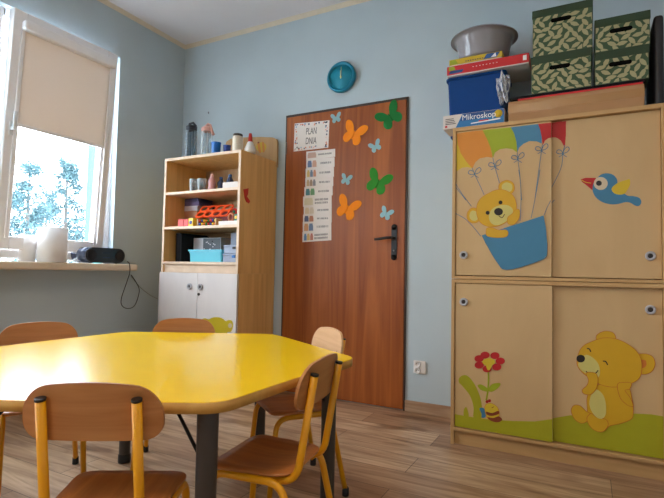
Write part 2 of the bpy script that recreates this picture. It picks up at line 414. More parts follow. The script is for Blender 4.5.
# ---------------------------------------------------------------- notices and butterflies on the door
def sheet_pts(q, y, b, m, th=.0008):
    P = [at(u, v, 1, y) for u, v in q]; b.prism(P, (0, -th, 0), m)
    return P
FY = DY-.0006
INK = mat('dark_ink', rgb(88, 80, 80), .8)
b = B(); P = sheet_pts([(294.8, 123.6), (329.5, 120.3), (328.3, 147.6), (293.7, 151.6)], FY, b, PAPER, .001)
cols = [rgb(44, 56, 96), rgb(232, 150, 120), rgb(40, 44, 60), rgb(150, 180, 205), rgb(230, 170, 150)]
dotm = [mat('card_dot_%s' % 'abcde'[i], c, .8) for i, c in enumerate(cols)]
def bil(P, s, t):
    return (P[0]*(1-s)+P[1]*s)*(1-t) + (P[3]*(1-s)+P[2]*s)*t
rnd = random.Random(3)
for k in range(64):
    e = rnd.random(); d = rnd.uniform(.03, .10); s, t = [(e, d*1.2), (e, 1-d*1.2), (d, e), (1-d, e)][k % 4]
    s = min(max(s, .03), .97); t = min(max(t, .05), .95)
    c = bil(P, s, t); r_ = rnd.uniform(.0035, .0075)
    b.prism([(c.x+r_*math.cos(a*PI/3+k), FY-.001, c.z+r_*math.sin(a*PI/3+k)) for a in range(6)], (0, -.0003, 0), dotm[k % 5])
rot = math.atan2(P[1].z-P[0].z, P[1].x-P[0].x)
def facing(c, rot=0):   # text plane facing -y at c
    return Matrix.Translation(c) @ Matrix.Rotation(-rot if False else 0, 4, 'Z') @ Matrix.Rotation(-rot, 4, 'Y') @ Matrix.Rotation(PI/2, 4, 'X')
text_mesh(b, 'PLAN', facing(bil(P, .5, .34)+Vector((0, -.0012, 0)), rot), .070, INK, sx=.54)
text_mesh(b, 'DNIA', facing(bil(P, .5, .69)+Vector((0, -.0012, 0)), rot), .070, INK, sx=.54)
tag(obj('notice_sheet', b), 'white printed sheet reading PLAN DNIA with a dotted border on the brown door', 'sign')
# strips below it
def s3(x, y): return (280+x/3.115, 90+y/3.115)
strips = [(82, 172, 192, 217, -9), (82, 170, 216, 246, -7), (80, 168, 245, 276, -6), (79, 166, 275, 304, -5), (76, 164, 303, 333, -5),
          (72, 161, 332, 364, -5), (74, 161, 362, 390, -4), (72, 161, 388, 414, -2), (71, 160, 411, 444, -4), (70, 160, 443, 474, -6)]
words = ['topmost narrow strip directly under the PLAN DNIA sheet', 'second strip down, with a blue square picture', 'third strip down, with a small yellow and blue picture',
         'fourth strip down, with a row of three little figures', 'fifth strip down, with a dark teal picture', 'sixth strip down, with a faint beige picture, jutting left',
         'seventh strip down, with a pale sketch of a bed', 'eighth strip down, with a standing figure picture', 'ninth strip down, with round orange and blue figures',
         'lowest strip, tilted, with a blue and yellow picture']
pics = [[(200, 150, 130)], [(70, 100, 160), (210, 150, 120)], [(225, 185, 90), (90, 120, 160), (210, 130, 90)], [(200, 160, 110), (160, 120, 90), (120, 120, 130)], [(40, 110, 120), (80, 150, 90)],
        [(220, 208, 170)], [(225, 200, 160), (222, 205, 180)], [(60, 70, 120), (190, 110, 80)], [(225, 150, 90), (80, 110, 160)], [(70, 130, 190), (225, 180, 80), (190, 90, 70)]]
for i, (xl, xr, yt, yb, sl) in enumerate(strips):
    y = FY - .0010*(1 if i % 2 else 2.2)
    b = B(); hh = sl
    P = sheet_pts([s3(xl, yt+0), s3(xr, yt+hh), s3(xr, yb+hh), s3(xl, yb)], y, b, PAPER, .0008)
    n = len(pics[i])
    for k, c in enumerate(pics[i]):
        pm = mat('picture_%d_%d' % (i, k), rgb(*[int(x_*.72+240*.28) for x_ in c]), .8)
        w0 = .05+.34*k/n*(1 if n > 1 else 1); w1 = w0+.30/n
        for (ta, tb, ins) in ((.18, .42, .02), (.38, .86, 0)):
            b.prism([bil(P, w0+ins, ta)+Vector((0, -.0009, 0)), bil(P, w1-ins, ta)+Vector((0, -.0009, 0)), bil(P, w1-ins/2, tb)+Vector((0, -.0009, 0)), bil(P, w0+ins/2, tb)+Vector((0, -.0009, 0))], (0, -.0003, 0), pm)
    # print too small to read: short grey strokes
    rr = random.Random(i+20); s = .50 if i not in (0, 5, 9) else .42; e = .88
    for row in ((.5,) if i not in (5, 9) else (.36, .68)):
        x_ = s
        while x_ < e:
            dx = .022
            b.prism([bil(P, x_, row-.09)+Vector((0, -.0009, 0)), bil(P, x_+dx*.55, row-.09)+Vector((0, -.0009, 0)), bil(P, x_+dx*.55, row+.11)+Vector((0, -.0009, 0)), bil(P, x_, row+.11)+Vector((0, -.0009, 0))], (0, -.0002, 0), INK)
            x_ += dx*(1.6 if rr.random() < .2 else 1)
    tag(obj('plan_strip', b), 'white paper '+words[i]+' on the door', 'paper strip', 'daily plan strips on the door')

W_UP = [(.0, .08), (.05, .17), (.16, .38), (.31, .51), (.46, .53), (.54, .46), (.54, .34), (.49, .22), (.41, .11), (.32, .05), (.38, -.03), (.43, -.15), (.40, -.30), (.28, -.39), (.15, -.37), (.07, -.26), (.03, -.18), (0, -.21)]
def butterfly(u, v, span, tilt, m, label, grp):
    c = at(u, v, 1, FY); t = math.radians(tilt)
    half = [Vector((x, y, 0)) for x, y in W_UP]
    ring = smoothp(half, 3, False) ; ring2 = [Vector((-p.x, p.y, 0)) for p in ring[::-1]][1:-1]
    pts = []
    for p in ring+ring2:
        x, y = p.x*span, p.y*span
        pts.append(Vector((c.x + x*math.cos(t)-y*math.sin(t), FY-.0002, c.z + x*math.sin(t)+y*math.cos(t))))
    b = B(); b.prism(pts, (0, -.0025, 0), m)
    bd = [Vector((c.x-(yy*span)*math.sin(t), FY-.004, c.z+(yy*span)*math.cos(t))) for yy in (.17, .0, -.18)]
    o = obj('butterfly_cutout', b); tag(o, label, 'butterfly cutout', grp)
    WOFF[o.name] = WOFF[o.name]
    bb = B(); bb.tube(bd, span*.022, m, 8); obj('butterfly_body', bb, o)
    return o
FO = mat('orange_felt', rgb(250, 142, 22), .9, var=.04); FG = mat('dark_green_felt', rgb(20, 118, 50), .9, var=.04); FG2 = mat('green_felt', rgb(46, 136, 38), .9, var=.04)
FB = mat('pale_blue_paper', rgb(150, 190, 196), .8)
def s6(x, y): return (335+x/3.69, 90+y/3.69)
butterfly(*s6(68, 165), .165, -23, FO, 'orange paper butterfly high on the door, right of the PLAN DNIA sheet', 'big butterflies on the door')
butterfly(*s6(205, 101), .165, 33, FG, 'dark green butterfly in the top right corner of the door', 'big butterflies on the door')
butterfly(*s6(157, 345), .165, -24, FG2, 'mid green butterfly beside the middle of the paper strips, right half of door', 'big butterflies on the door')
butterfly(*s6(44, 440), .165, -23, FO, 'lower orange butterfly, right of the lower paper strips on the door', 'big butterflies on the door')
butterfly(336.2, 118.5, .075, 8, FB, 'tiny pale blue butterfly between the PLAN DNIA sheet and the upper orange butterfly', 'small butterflies on the door')
butterfly(*s6(150, 210), .082, 24, FB, 'tiny pale blue butterfly between the two green butterflies', 'small butterflies on the door')
butterfly(*s6(41, 332), .078, -16, FB, 'tiny pale blue butterfly right above the lower orange butterfly', 'small butterflies on the door')
butterfly(*s6(188, 458), .085, -26, FB, 'tiny pale blue butterfly just above the door handle', 'small butterflies on the door')

# ---------------------------------------------------------------- clock
CLK = mat('turquoise_plastic', rgb(0, 128, 158), .35); CLF = mat('turquoise_face', rgb(22, 140, 164), .6); CRE = mat('cream_hand', rgb(226, 214, 150), .5)
cc = at(341.6, 77.4, 1, -.02); cx_, cz_ = cc.x, cc.z
t = thing('wall_clock', (cx_, 0, cz_-.113), 'round turquoise wall clock with cream hands above the door', 'clock')
R_ = .108
obj('clock_case', B().lathe([(0, 0), (R_-.01, 0), (R_, .006), (R_+.001, .036), (R_-.006, .044), (R_-.014, .042), (R_-.018, .026), (0, .026)], (cx_, 0, cz_), CLK, 48, 'y'), t)
b = B().lathe([(R_-.019, .0262), (R_-.019, .0272), (0, .0272)], (cx_, 0, cz_), CLF, 40, 'y')
for k in range(12):
    a = k*PI/6; d = Vector((math.sin(a), 0, math.cos(a))); p = Vector((cx_, -.0285, cz_))
    b.tube([p+d*.074, p+d*.083], .0014, CLK, 6)
obj('clock_face', b, t)
b = B(); b.tube([(cx_-.001, -.031, cz_-.008), (cx_+.001, -.031, cz_+.072)], .0022, CRE, 6)
obj('minute_hand', b, t)
b = B(); b.tube([(cx_, -.034, cz_-.014), (cx_-.002, -.034, cz_+.045)], .0035, CRE, 6).lathe([(0, .036), (.006, .036), (.006, .027)], (cx_, 0, cz_), CRE, 12, 'y')
obj('hour_hand', b, t)
# small hook on the wall left of the clock
tag(obj('wall_hook', B().tube([at(208.5, 112, 1, -.001), at(208.5, 112, 1, -.014), at(208.5, 113.5, 1, -.016)], .004, INK, 8)), 'small dark nail in the blue wall above the shelf unit', 'hook')

# socket
SOCK = mat('socket_white', rgb(232, 228, 224), .35)
t = thing('wall_socket', (2.12, 0, .245), 'white double power socket low on the wall between door and cabinet', 'socket')
obj('socket_plate', B().box((2.082, -.012, .248), (2.162, 0, .328), SOCK, .004), t)
for zz in (.309, .267):
    obj('outlet', B().lathe([(.0195, .012), (.0195, .021), (.0155, .0215), (.0145, .015), (0, .0135)], (2.112, 0, zz), SOCK, 24, 'y').lathe([(0, .0165), (.0022, .0165), (.0022, .013)], (2.105, 0, zz), BLK, 8, 'y').lathe([(0, .0165), (.0022, .0165), (.0022, .013)], (2.119, 0, zz), BLK, 8, 'y'), t)

# ---------------------------------------------------------------- right sliding-door cabinets
CX0, CX1, CYF = 2.433, 3.385, -.454
GRIPM = mat('grey_grip', rgb(178, 176, 180), .35); GRIPD = mat('grip_centre', rgb(58, 52, 50), .4)
def grip(b, x, y, z, r=.021):
    b.lathe([(r, 0), (r, .006), (r*.92, .011), (r*.55, .010), (r*.50, .003)], (x, y, z), GRIPM, 24, 'y')
    b.lathe([(r*.52, .002), (r*.45, .0045), (0, .0045)], (x, y, z), GRIPD, 20, 'y')
DYF = CYF+.006; DYR = CYF+.026
def cabinet_unit(name, z0, z1, doorz0, doorz1, label, plinth):
    t = thing(name, ((CX0+CX1)/2, -.227, z0), label, 'cabinet')
    b = B(); tk = .018
    b.box((CX0, CYF, z0), (CX0+tk, -.016, z1), BEECH, .0015); b.box((CX1-tk, CYF, z0), (CX1, -.016, z1), BEECH, .0015)
    b.box((CX0+tk, CYF, z1-.020), (CX1-tk, -.016, z1), BEECHH, .0015)
    zb = z0+.072 if plinth else z0
    b.box((CX0+tk, CYF, zb), (CX1-tk, -.016, zb+.016), BEECHH, .0015)
    b.box((CX0+tk, -.022, zb+.016), (CX1-tk, -.016, z1-.02), BEECH)
    zm = (doorz0+doorz1)/2
    b.box((CX0+tk, CYF+.06, zm-.009), (CX1-tk, -.022, zm+.009), BEECHH)
    obj('body', b, t)
    if plinth: obj('plinth', B().box((CX0+tk, CYF+.02, z0), (CX1-tk, CYF+.036, zb), BEECHH), t)
    return t
XS = 2.917
CTOP = 1.667
low = cabinet_unit('sliding_door_cabinet', 0, .858, .09, .837, 'lower beech cabinet with sliding doors painted with a flower and a seated bear', True)
upp = cabinet_unit('sliding_door_cabinet', .860, CTOP, .885, 1.647, 'upper beech cabinet with sliding doors painted with a bear in a balloon basket', False)
def door(parent, x0, x1, z0, z1, y, hw=.016):
    b = B().box((x0, y, z0), (x1, y+hw, z1), DOORP, .001)
    return obj('sliding_door', b, parent)
uL = door(upp, CX0+.020, XS, .880, 1.645, DYF); uR = door(upp, XS-.03, CX1-.020, .880, 1.645, DYR)
lL = door(low, CX0+.020, XS+.003, .092, .836, DYF); lR = door(low, XS-.03, CX1-.020, .092, .836, DYR)
for dd, x, z, y in ((uL, 2.495, .985, DYF), (uR, 3.322, .983, DYR), (lL, 2.497, .740, DYF), (lR, 3.320, .742, DYR)):
    b = B(); grip(b, x, y, z); obj('door_grip', b, dd)
# painted motifs, drawn as thin films on the doors
class Film:
    def __init__(s, y, conv, parent, name, clip=None): s.y = y; s.c = conv; s.b = B(); s.k = 0; s.p = parent; s.n = name; s.clip = clip
    def pts(s, P, sm=True, n=4, closed=True):
        q = [at(*s.c(*p), 1, s.y) for p in P]
        return smoothp(q, n, closed) if sm else q
    def _clip(s, P):
        if not s.clip: return P
        x0, x1, z0, z1 = s.clip
        return [Vector((min(max(p.x, x0), x1), p.y, min(max(p.z, z0), z1))) for p in P]
    def shape(s, P, m, sm=True, n=4):
        s.k += 1; q = s._clip(s.pts(P, sm, n)); 
        out = [q[0]]
        for p in q[1:]:
            if (p-out[-1]).length > 1e-5: out.append(p)
        if (out[0]-out[-1]).length < 1e-5: out.pop()
        a = [Vector((p.x, s.y-.00025*s.k, p.z)) for p in out]
        s.b.prism([Vector((p.x, s.y, p.z)) for p in a], (0, -.00025*s.k, 0), m); return a
    def outlined(s, P, m, line, w=.0022, sm=True):
        q = s.shape(P, m, sm); s.stroke(q+[q[0]], line, w, raw=True)
    def stroke(s, P, m, w=.0022, raw=False, sm=True):
        s.k += 1
        q = P if raw else s.pts(P, sm, 5, False)
        q = s._clip([Vector((p.x, s.y, p.z)) for p in q])
        L = []; Rr = []
        for i, p in enumerate(q):
            d = q[min(i+1, len(q)-1)]-q[max(i-1, 0)]
            if d.length < 1e-7: continue
            d.normalize(); nn = Vector((-d.z, 0, d.x))*w/2
            L.append(p+nn); Rr.append(p-nn)
        i = s.b._mi(m); vy = Vector((0, -.00025*s.k-.0001, 0))
        lv = [s.b.bm.verts.new(p+vy) for p in L]; rv = [s.b.bm.verts.new(p+vy) for p in Rr]
        for a in range(len(lv)-1):
            f = s.b.bm.faces.new((lv[a], lv[a+1], rv[a+1], rv[a])); f.material_index = i
    def disc(s, c, r, m, ry=None, n=20):
        ry = ry or r
        s.shape([(c[0]+r*math.cos(2*PI*i/n), c[1]+ry*math.sin(2*PI*i/n)) for i in range(n)], m, False)
    def done(s): return obj(s.n, s.b, s.p)
PY = mat('paint_bear_yellow', rgb(238, 182, 18), .55); PO = mat('paint_orange_line', rgb(226, 140, 30), .55); PC = mat('paint_cream_yellow', rgb(232, 214, 120), .55)
PK = mat('paint_black', rgb(30, 22, 20), .5); PB = mat('paint_blue', rgb(72, 140, 176), .55); PBL = mat('paint_blue_line', rgb(84, 130, 160), .55)
PR = mat('paint_red', rgb(206, 22, 26), .55); PG = mat('paint_lime', rgb(176, 190, 20), .55); POR = mat('paint_orange', rgb(240, 150, 44), .55); PYL = mat('paint_yellow', rgb(238, 200, 40), .55)
PGR = mat('paint_grass', rgb(188, 182, 14), .55); PWH = mat('paint_pale', rgb(236, 214, 180), .55); PBR = mat('paint_brown', rgb(150, 64, 24), .55)
# balloon canopy on the left upper door
cL = (CX0+.021, XS-.0005, .882, 1.644)
c5 = lambda x, y: (450+x/5.536, 110+y/5.536)
f = Film(DYF, c5, uL, 'balloon_motif', cL)
f.shape([(34, 132), (44, 190), (60, 240), (90, 285), (122, 322), (98, 316), (66, 320), (33, 340), (28, 250)], PYL, False)
f.shape([(34, 132), (90, 122), (180, 112), (205, 160), (225, 210), (236, 264), (205, 260), (165, 268), (140, 290), (124, 324), (90, 285), (60, 240), (44, 190)], POR, False)
f.shape([(180, 112), (250, 105), (337, 96), (355, 130), (368, 175), (372, 235), (345, 216), (310, 212), (275, 218), (248, 236), (238, 266), (225, 210), (205, 160)], PG, False)
f.shape([(337, 96), (420, 86), (488, 78), (500, 110), (508, 150), (508, 186), (480, 174), (440, 172), (405, 188), (382, 210), (373, 236), (368, 175), (355, 130)], PB, False)
f.shape([(488, 78), (530, 73), (570, 70), (570, 152), (545, 156), (525, 170), (513, 196), (508, 150), (500, 110)], PR, False)
c6 = lambda x, y: (450+x/4.527, 170+y/4.527)
def bow(f, x, y, w, m, tilt=0):
    for sgn in (-1, 1):
        P = [(x, y), (x+sgn*w*.25, y-w*.55-sgn*tilt), (x+sgn*w*.75, y-w*.78-sgn*tilt*2), (x+sgn*w*.98, y-w*.40-sgn*tilt*2), (x+sgn*w*.6, y-w*.05-sgn*tilt), (x, y)]
        f.stroke(P, m, .0036)
        f.stroke([(x, y), (x+sgn*w*.2, y+w*.3), (x+sgn*w*.62, y+w*.55)], m, .003)
for (x, y) in ((137, 355), (249, 312), (376, 272), (508, 224)): bow(f, x, y, 36, PBL, 4)
f.stroke([(124, 322), (137, 355), (165, 415), (190, 470)], PBL, .003)
f.stroke([(238, 266), (249, 312), (262, 360), (275, 405)], PBL, .003)
f.stroke([(373, 236), (376, 272), (388, 370), (397, 500)], PBL, .003)
f.stroke([(511, 192), (508, 224), (490, 350), (470, 500)], PBL, .003)
f.stroke([(34, 430), (60, 462), (90, 500)], PBL, .003)
f.c = c6
f.stroke([(28, 65), (60, 115), (98, 165)], PBL, .003)
f.stroke([(24, 196), (70, 222), (110, 262), (140, 300)], PBL, .003)
f.stroke([(312, 0), (320, 60), (322, 140), (318, 232)], PBL, .003)
f.stroke([(408, 0), (398, 60), (382, 150), (368, 218)], PBL, .003)
f.stroke([(456, 140), (440, 172), (426, 206)], PBL, .003)
f.done()
f = Film(DYF-.0004, c6, uL, 'bear_motif', cL)
f.outlined([(255, 46), (285, 58), (292, 85), (280, 105), (250, 112), (222, 90), (225, 62)], PY, PO)
f.shape([(255, 56), (278, 64), (282, 84), (272, 98), (250, 104), (236, 90), (236, 68)], PC)
f.outlined([(100, 172), (128, 178), (140, 200), (130, 232), (105, 240), (82, 228), (78, 195)], PY, PO)
f.shape([(102, 184), (122, 190), (130, 206), (122, 226), (105, 230), (90, 218), (90, 196)], PC)
f.outlined([(170, 108), (210, 90), (250, 92), (285, 115), (300, 150), (298, 190), (270, 225), (230, 250), (180, 258), (140, 240), (122, 205), (122, 160), (140, 128)], PY, PO)
f.shape([(190, 178), (225, 160), (262, 160), (284, 178), (280, 205), (255, 232), (215, 250), (186, 240), (176, 210)], PC)
f.disc((220, 189), 20, PK, 17); f.disc((229, 147), 9, PK); f.disc((171, 194), 9, PK)
f.stroke([(222, 208), (236, 216), (248, 200)], PK, .0035)
f.stroke([(222, 200), (222, 210)], PK, .0025)
f.outlined([(300, 178), (315, 182), (318, 205), (305, 232), (285, 248), (262, 242), (262, 215), (282, 198)], PY, PO)
f.shape([(145, 296), (424, 206), (434, 260), (440, 330), (438, 385), (424, 402), (380, 420), (310, 442), (262, 451), (236, 446), (222, 428), (190, 380), (160, 330)], PB, False)
f.stroke([(145, 296), (190, 380), (222, 428), (236, 446), (262, 451), (310, 442), (380, 420), (424, 402), (438, 385), (440, 330)], PBL, .003)
f.outlined([(170, 262), (195, 262), (220, 272), (255, 272), (264, 288), (250, 304), (200, 306), (168, 298), (164, 278)], PY, PO)
f.done()
# right upper door: red segment and bird
cR = (XS-.001, CX1-.022, .882, 1.644)
f = Film(DYR, c5, uR, 'balloon_motif', cR)
f.shape([(560, 72), (620, 60), (624, 110), (622, 150), (612, 168), (590, 152), (560, 152)], PR, False)
f.c = lambda x, y: (440+x/2.62, 100+y/2.62)
f.shape([(285, 62), (330, 55), (330, 90), (327, 125), (315, 103), (300, 97), (285, 99)], PR, False)
bow(f, 322, 140, 17, PBL, 2)
f.stroke([(327, 118), (322, 140), (318, 175), (300, 215), (288, 235)], PBL, .003)
f.stroke([(300, 262), (288, 275), (280, 290)], PBL, .003)
f.done()
f = Film(DYR, lambda x, y: (570+x/8.3, 160+y/8.3), uR, 'bird_motif', cR)
f.shape([(88, 160), (130, 148), (215, 148), (215, 250), (182, 248), (140, 212), (100, 182)], PR, False)
f.stroke([(95, 165), (130, 185), (175, 192)], PYL, .003)
f.shape([(225, 150), (260, 120), (310, 110), (360, 125), (392, 165), (395, 215), (440, 265), (475, 295), (530, 300), (575, 315), (592, 345), (578, 378), (545, 380), (500, 355), (460, 350), (400, 365), (340, 368), (270, 350), (215, 310), (188, 255), (195, 195)], PB)
f.disc((255, 195), 58, PWH, 54); f.disc((240, 193), 24, PK, 22)
f.shape([(345, 240), (375, 205), (420, 180), (470, 165), (495, 158), (498, 205), (480, 240), (455, 278), (410, 288), (365, 275)], PYL)
f.done()
# lower left door: flower, leaves and bee
cLL = (CX0+.021, XS+.0025, .093, .835)
c4 = lambda x, y: (450+x/4.743, 340+y/4.743)
f = Film(DYF, c4, lL, 'flower_motif', cLL)
f.shape([(0, 348), (60, 358), (130, 370), (200, 378), (300, 384), (400, 386), (520, 380), (520, 520), (200, 520), (0, 420)], PGR, False)
f.shape([(45, 178), (70, 166), (95, 180), (125, 225), (148, 290), (150, 370), (112, 368), (112, 320), (95, 265), (60, 220), (42, 200)], PGR)
f.shape([(66, 362), (66, 330), (76, 318), (84, 332), (88, 364)], PGR)
f.stroke([(180, 130), (183, 180), (180, 240), (172, 285)], PG, .008)
f.outlined([(180, 232), (150, 212), (132, 216), (148, 236), (178, 244)], PG, PGR)
f.outlined([(182, 238), (200, 210), (238, 205), (228, 226), (200, 244)], PG, PGR)
for i in range(7):
    a = math.radians(-112+i*53); px_, py_ = 186+53*math.cos(a), 103+34*math.sin(a)
    f.disc((px_, py_), 22, PR, 16.5, 14)
f.disc((184, 104), 30, PYL, 17); f.shape([(172, 112), (200, 112), (190, 140), (178, 140)], PYL)
f.done()
f = Film(DYF-.0004, c4, lL, 'bee_motif', cLL)
f.shape([(140, 325), (158, 322), (170, 340), (168, 366), (150, 368), (150, 350)], PB)
f.outlined([(168, 308), (195, 300), (225, 318), (234, 350), (226, 378), (198, 382), (176, 368), (166, 335)], PYL, PO)
f.shape([(172, 340), (200, 346), (228, 336), (232, 350), (200, 360), (176, 354)], PBR)
f.shape([(178, 366), (205, 370), (230, 362), (248, 378), (228, 390), (196, 384)], PBR)
f.disc((176, 292), 7, PR); f.disc((188, 288), 7, PR); f.stroke([(198, 322), (208, 316)], PBR, .003)
f.done()
# lower right door: seated bear on grass
cLR = (XS-.001, CX1-.022, .093, .835)
c7 = lambda x, y: (560+x/4.154, 320+y/4.154)
f = Film(DYR, c7, lR, 'bear_motif', cLR)
f.shape([(-60, 405), (40, 396), (120, 392), (300, 388), (380, 392), (440, 402), (440, 640), (-60, 560)], PGR, False)
ln = mat('paint_deep_orange_line', rgb(214, 110, 30), .55)
f.outlined([(155, 60), (185, 46), (220, 52), (232, 78), (210, 95), (165, 90), (150, 78)], PY, ln)
f.outlined([(318, 150), (350, 140), (385, 152), (395, 185), (380, 215), (350, 226), (325, 215)], PY, ln)
f.shape([(315, 170), (335, 165), (356, 168), (358, 190), (340, 200), (312, 190)], mat('paint_orange_ear', rgb(234, 132, 44), .55))
f.outlined([(150, 268), (230, 278), (280, 270), (300, 330), (304, 385), (295, 412), (250, 430), (205, 440), (180, 462), (140, 452), (120, 430), (112, 350), (116, 310)], PY, ln)
f.outlined([(58, 354), (85, 356), (108, 378), (128, 392), (112, 420), (88, 428), (62, 412), (46, 378)], PY, ln)
f.outlined([(130, 388), (155, 405), (190, 412), (200, 436), (176, 464), (140, 455), (118, 430), (112, 405)], PY, ln)
f.shape([(150, 288), (178, 310), (190, 350), (188, 395), (168, 410), (140, 392), (122, 350), (130, 310)], PC)
f.outlined([(130, 90), (180, 74), (240, 80), (300, 112), (332, 150), (340, 195), (330, 240), (290, 265), (230, 278), (175, 270), (130, 245), (90, 215), (70, 180), (80, 130), (100, 105)], PY, ln)
f.shape([(102, 146), (130, 152), (158, 180), (166, 215), (155, 240), (118, 228), (86, 206), (76, 180)], PC)
f.disc((86, 160), 18, PK, 16)
f.stroke([(112, 118), (122, 120), (128, 132)], PK, .005); f.stroke([(178, 170), (190, 172), (198, 186)], PK, .005)
f.stroke([(108, 212), (122, 222), (145, 222), (158, 208)], PK, .004)
f.outlined([(108, 222), (122, 216), (150, 222), (158, 250), (150, 285), (128, 308), (100, 306), (92, 290), (112, 270), (118, 248)], PY, ln)
f.outlined([(238, 268), (262, 258), (296, 262), (288, 286), (270, 292), (290, 320), (304, 356), (280, 352), (250, 322)], PY, ln)
f.done()

# ---------------------------------------------------------------- things on the right cabinet
T = CTOP
YF = -.44
def X(u, v, y=YF): return at(u, v, 1, y).x
# flat cardboard carton
CARD = mat('brown_cardboard', rgb(172, 126, 82), .6, var=.05, scale=12); TAPE = mat('glossy_tape', rgb(174, 130, 86), .15)
t = thing('cardboard_carton', (3.01, -.25, T), 'long flat brown cardboard carton under the leaf patterned boxes', 'carton')
obj('carton_body', B().box((2.715, YF, T), (3.305, -.05, T+.105), CARD, .003), t)
obj('packing_tape', B().box((2.714, YF-.0008, T+.045), (3.306, YF-.0001, T+.085), TAPE), t)
RED = mat('red_board', rgb(200, 20, 30), .5); NAVY = mat('dark_navy_cover', rgb(20, 20, 26), .8, spec=.2)
tag(obj('red_folder', B().box((2.76, YF, T+.1055), (3.30, -.06, T+.1135), RED, .001)), 'thin red folder lying flat on the brown carton', 'folder')
tag(obj('black_folder', B().box((2.72, YF+.004, T+.114), (3.31, -.06, T+.128), NAVY, .002)), 'thin black folder between the red folder and the leaf boxes', 'folder')
# leaf boxes
BG = mat('leaf_box_green', rgb(56, 80, 52), .7, var=.04); BLF = mat('leaf_box_cream', rgb(164, 156, 116), .7); LIDG = mat('dark_green_lid', rgb(44, 64, 40), .7, var=.04)
def clip_poly(P, x0, x1, z0, z1):
    def cut(P, f, g):
        out = []
        for i in range(len(P)):
            a, b_ = P[i], P[(i+1) % len(P)]; fa, fb2 = f(a), f(b_)
            if fa >= 0: out.append(a)
            if fa*fb2 < 0: out.append((a[0]+(b_[0]-a[0])*fa/(fa-fb2), a[1]+(b_[1]-a[1])*fa/(fa-fb2)))
        return out
    for f in (lambda p: p[0]-x0, lambda p: x1-p[0], lambda p: p[1]-z0, lambda p: z1-p[1]):
        if len(P) < 3: return []
        P = cut(P, f, None)
    return P if len(P) > 2 else []
def leaf_face(b, o, ux, nrm, w, z0, z1, rnd):
    ln_, wd = .047, .0225
    rows = int((z1-z0)/.026)+2; colsn = int(w/.043)+2
    for r in range(rows):
        for c in range(colsn):
            cx = (c+.5*(r % 2))*.043 + rnd.uniform(-.005, .005); cz = z0 + r*.026 + rnd.uniform(-.003, .003)
            a = rnd.choice((-.5, .5, 1.1, -.95, .15)) + (PI if rnd.random() < .5 else 0)
            sh = [(-.5, 0), (-.25, .38), (.08, .46), (.32, .26), (.52, 0), (.32, -.26), (.08, -.46), (-.25, -.38)]
            P = [(cx+(x*ln_*math.cos(a)-y*wd*math.sin(a)), cz+(x*ln_*math.sin(a)+y*wd*math.cos(a))) for x, y in sh]
            P = clip_poly(P, .002, w-.002, z0, z1)
            if P: b.poly([o+ux*p[0]+Vector((0, 0, p[1]))+nrm*(.0004+.00005*((r*7+c) % 5)) for p in P], BLF)
def leaf_box(x0, x1, y0, y1, z0, z1, label, seed, rz=0):
    rnd = random.Random(seed); lid = .038
    t = thing('storage_box', ((x0+x1)/2, (y0+y1)/2, z0), label, 'storage box', 'leaf patterned boxes')
    b = B().box((x0+.003, y0+.003, z0), (x1-.003, y1-.003, z1-.004), BG, .001)
    leaf_face(b, Vector((x0+.003, y0+.003, 0)), Vector((1, 0, 0)), Vector((0, -1, 0)), x1-x0-.006, z0+.002, z1-lid-.001, rnd)
    leaf_face(b, Vector((x0+.003, y1-.003, 0)), Vector((0, -1, 0)), Vector((-1, 0, 0)), y1-y0-.006, z0+.002, z1-lid-.001, rnd)
    leaf_face(b, Vector((x1-.003, y0+.003, 0)), Vector((0, 1, 0)), Vector((1, 0, 0)), y1-y0-.006, z0+.002, z1-lid-.001, rnd)
    obj('box_body', b, t)
    obj('lid', B().box((x0, y0, z1-lid), (x1, y1, z1), LIDG, .002), t)
    xm = (x0+x1)/2-.004; zz = z1-lid-.030; hw, hr = .036, .0105
    P = [(xm+sg*hw+hr*math.cos(a), y0+.003, zz+hr*math.sin(a)) for sg, aa in ((1, range(-3, 4)), (-1, range(3, 10))) for a in [k*PI/6 for k in aa]]
    obj('handle_hole', B().prism(P, (0, -.0018, 0), mat('hole_shade', (.004, .004, .004, 1), 1, spec=0)), t)  # flat black patch stands for the shade inside the grip hole
    return t
Z0 = T+.129
leaf_box(2.822, 3.094, YF, -.10, Z0, 1.984, 'green leaf-patterned box with lid, lower of the taller left stack', 11)
leaf_box(2.828, 3.100, YF, -.10, 1.985, 2.222, 'green leaf-patterned box with lid, upper of the taller left stack', 12)
leaf_box(3.104, 3.326, YF, -.14, Z0, 1.952, 'green leaf-patterned box with lid, lower of the right stack', 13)
leaf_box(3.106, 3.332, YF, -.14, 1.953, 2.112, 'green leaf-patterned box with lid, upper of the right stack', 14)
DKB = mat('dark_bag', rgb(26, 26, 30), .5, bump=.6, bscale=14)
b = B().box((3.345, -.42, T), (3.384, -.06, 2.09), DKB, .014, 3)
tag(obj('black_document_case', b), 'tall black case standing at the right end of the cabinet top', 'case')
